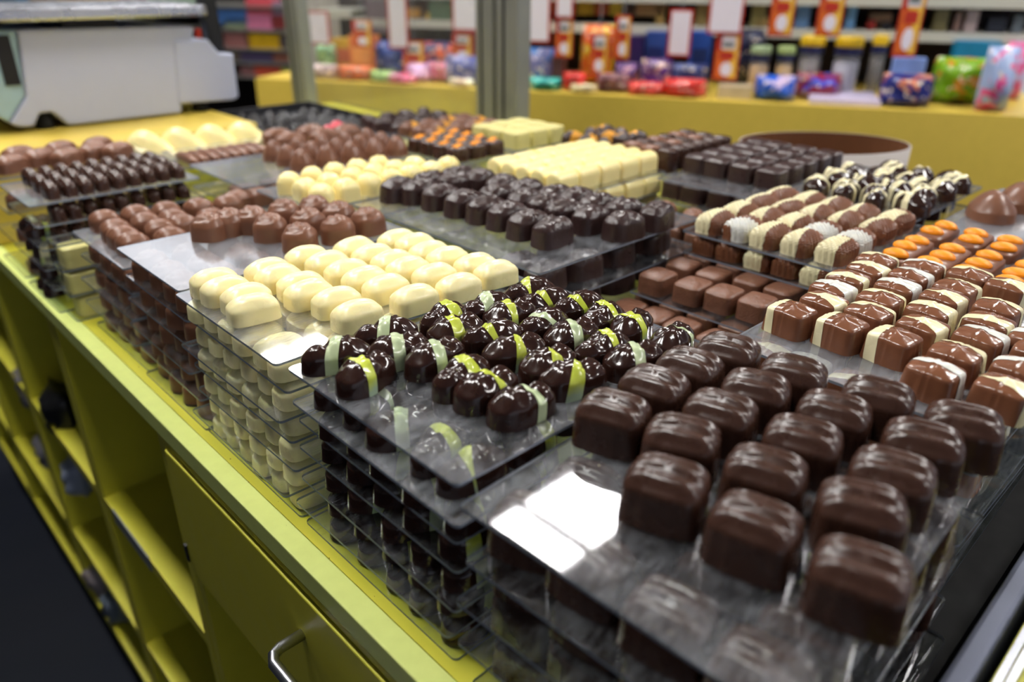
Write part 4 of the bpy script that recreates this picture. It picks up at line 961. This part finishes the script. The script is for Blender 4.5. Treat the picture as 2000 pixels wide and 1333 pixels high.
# behind the glass
bgbag(862, 112, 944, 166, .06, col(54, 70, 150), 'blue candy bag behind the glass by the post', .08, col(170, 170, 220), floor=DK)
bgbag(800, 84, 890, 136, .24, col(64, 52, 100), 'dark violet candy bag behind the glass', .08, col(220, 90, 50), floor=DK)
bgbag(828, 124, 892, 156, .10, col(200, 100, 130), 'pink candy bag lying behind the glass', .08, floor=DK)
bgbag(726, 82, 790, 146, .20, col(24, 54, 130), 'deep blue candy bag behind the glass', .08, floor=DK)
bgbag(650, 132, 716, 158, .05, col(190, 90, 40), 'orange candy bag lying behind the glass', .08, floor=DK)
bgbox(686, 70, 728, 150, .20, col(214, 120, 60), 'orange box standing behind the glass', stripe=col(226, 150, 80), floor=DK)
bgbox(652, 76, 688, 140, .24, col(190, 150, 40), 'mustard box standing behind the glass', stripe=col(180, 90, 60), floor=DK)
bgbag(614, 82, 654, 140, .22, col(120, 160, 120), 'pale green candy bag beside the lone post', .07, floor=DK)
bgbag(604, 128, 650, 156, .06, col(196, 170, 170), 'pale pink candy bag beside the lone post', .07, floor=DK)
bgbag(716, 140, 762, 162, .04, col(150, 180, 110), 'light green candy packet at the deck edge', .06, floor=DK)
bgbag(752, 146, 806, 166, .03, col(226, 170, 190), 'white and pink candy packet at the deck edge', .06, col(226, 100, 140), floor=DK)
bgbag(788, 126, 832, 160, .08, col(206, 150, 200), 'pink and white candy bag at the tag foot', .06, floor=DK)
bgbag(872, 156, 920, 170, .02, col(226, 196, 170), 'cream candy packet at the deck edge behind glass', .05, floor=DK)
bgbox(886, 62, 936, 112, .20, col(130, 40, 40), 'dark red box below the white card behind glass', floor=DK)
# goods on the upper shelves
zs = bg(1900, 74, .36)[1]+.0125
for i, (x0, x1, y0, c) in enumerate(((1690, 1712, 40, (150, 40, 36)), (1716, 1742, 44, (26, 26, 34)), (1694, 1744, 26, (200, 160, 120)), (1822, 1858, 18, (120, 110, 70)), (1862, 1882, 24, (150, 120, 110)), (1884, 1916, 20, (190, 170, 170)), (1976, 2004, 30, (120, 130, 140)), (1925, 1970, 34, (36, 40, 54)),
                                   (1560, 1592, -30, (100, 140, 190)), (1660, 1684, -30, (110, 160, 210)), (1466, 1498, 10, (150, 140, 90)), (1470, 1500, 34, (190, 160, 100)), (1358, 1384, 10, (150, 130, 80)), (1280, 1300, 6, (170, 140, 80)))):
    bgbox(x0, y0, x1, y0+30, .42 if i != 2 else .5, col(*c), 'small packet on the upper shelf, %s of its row beyond the tags' % (ORD+['thirteenth', 'fourteenth'])[i], 'shelf_packet', 'box', .05, group='packets on the upper shelf', floor=zs)
zs = bg(1215, 40, .36)[1]+.0125
for i, (x0, x1, y0, c) in enumerate(((1126, 1160, -8, (170, 140, 40)), (1160, 1190, -12, (150, 70, 30)), (1190, 1216, -4, (180, 160, 50)), (1218, 1240, 0, (60, 46, 40)), (1240, 1300, 2, (150, 120, 80)), (1080, 1124, -10, (120, 80, 60)))):
    bgbox(x0, y0, x1, 30, .42, col(*c), 'packet on the shelf over the orange bag, %s from the posts' % ORD[i], 'shelf_packet', 'box', .05, group='packets on the upper shelf', floor=zs)
for i, (x0, y0, x1, y1, c) in enumerate(((796, 0, 836, 46, (70, 50, 40)), (796, 16, 820, 34, (180, 130, 50)), (832, 26, 866, 46, (190, 150, 50)), (838, 0, 884, 40, (70, 90, 70)), (716, 0, 762, 64, (96, 86, 92)))):
    bgbox(x0, y0, x1, y1, .40-.01*i, col(*c), 'dark packet high behind the glass, %s of the five' % ORD[i], 'shelf_packet', 'box', .03, group='packets high behind the glass')
# far shelf packets
far = [(425, 12, 480, 46, (70, 110, 170)), (482, -4, 530, 26, (200, 80, 90)), (440, 34, 480, 56, (120, 130, 100)), (482, 28, 530, 57, (190, 110, 140)), (530, 30, 556, 56, (120, 50, 50)), (440, 62, 478, 94, (150, 100, 96)), (488, 64, 546, 94, (200, 160, 30)),
       (546, 70, 570, 94, (80, 70, 70)), (470, 100, 530, 121, (76, 66, 96)), (534, 98, 570, 121, (130, 84, 70)), (448, 104, 470, 121, (90, 80, 70)), (498, 128, 546, 149, (190, 80, 60)), (550, 132, 575, 149, (150, 150, 60)), (470, 130, 498, 149, (130, 90, 90)), (532, 4, 566, 30, (130, 110, 130)),
       (60, -14, 110, 10, (170, 140, 120)), (112, -12, 160, 10, (180, 130, 60)), (162, -12, 230, 10, (200, 150, 60)), (232, -12, 280, 10, (150, 80, 60)), (0, -20, 30, 20, (40, 120, 170)), (290, -12, 400, 10, (150, 170, 150))]
for i, (x0, y0, x1, y1, c) in enumerate(far):
    lab = ['steel blue', 'coral', 'olive', 'pink', 'maroon', 'dusty rose', 'golden', 'grey brown', 'slate violet', 'tan', 'brown', 'brick red', 'moss', 'plum', 'mauve', 'beige', 'ochre', 'amber', 'rust', 'cyan', 'sage'][i]
    bgbox(x0, y0, x1, y1, 1.52, col(*c), '%s packet on the far shelf beyond the scale' % lab, 'shelf_packet', 'box', .08, group='packets on the far shelf')

# goods in the low compartments by the floor
def onx(px, py, X): d = ray(px, py); k = X/d.x; return Vector((X, d.y*k, CZ+CAMH+d.z*k))
for i, (px, py, wd, hg, c, lab) in enumerate(((70, 760, .10, .10, (120, 116, 116), 'grey packet on the low shelf farthest along the counter'), (120, 800, .10, .09, (20, 20, 22), 'black packet on the low shelf of the counter'), (100, 880, .10, .08, (110, 108, 112), 'silver packet low under the counter'),
                                           (150, 930, .06, .07, (140, 150, 170), 'pale blue packet near the floor under the counter'), (210, 1165, .10, .08, (150, 140, 140), 'white and red packet near the floor'), (235, 1190, .06, .07, (90, 100, 112), 'blue grey packet near the floor'))):
    p = onx(px, py, .215); o = link('snack_packet', bagmesh(wd, hg, .05, i), col(*c), None, (p.x, p.y, max(.1005, p.z-hg/2)), PI/2); tag(o, lab, 'bag', 'packets in the low compartments')
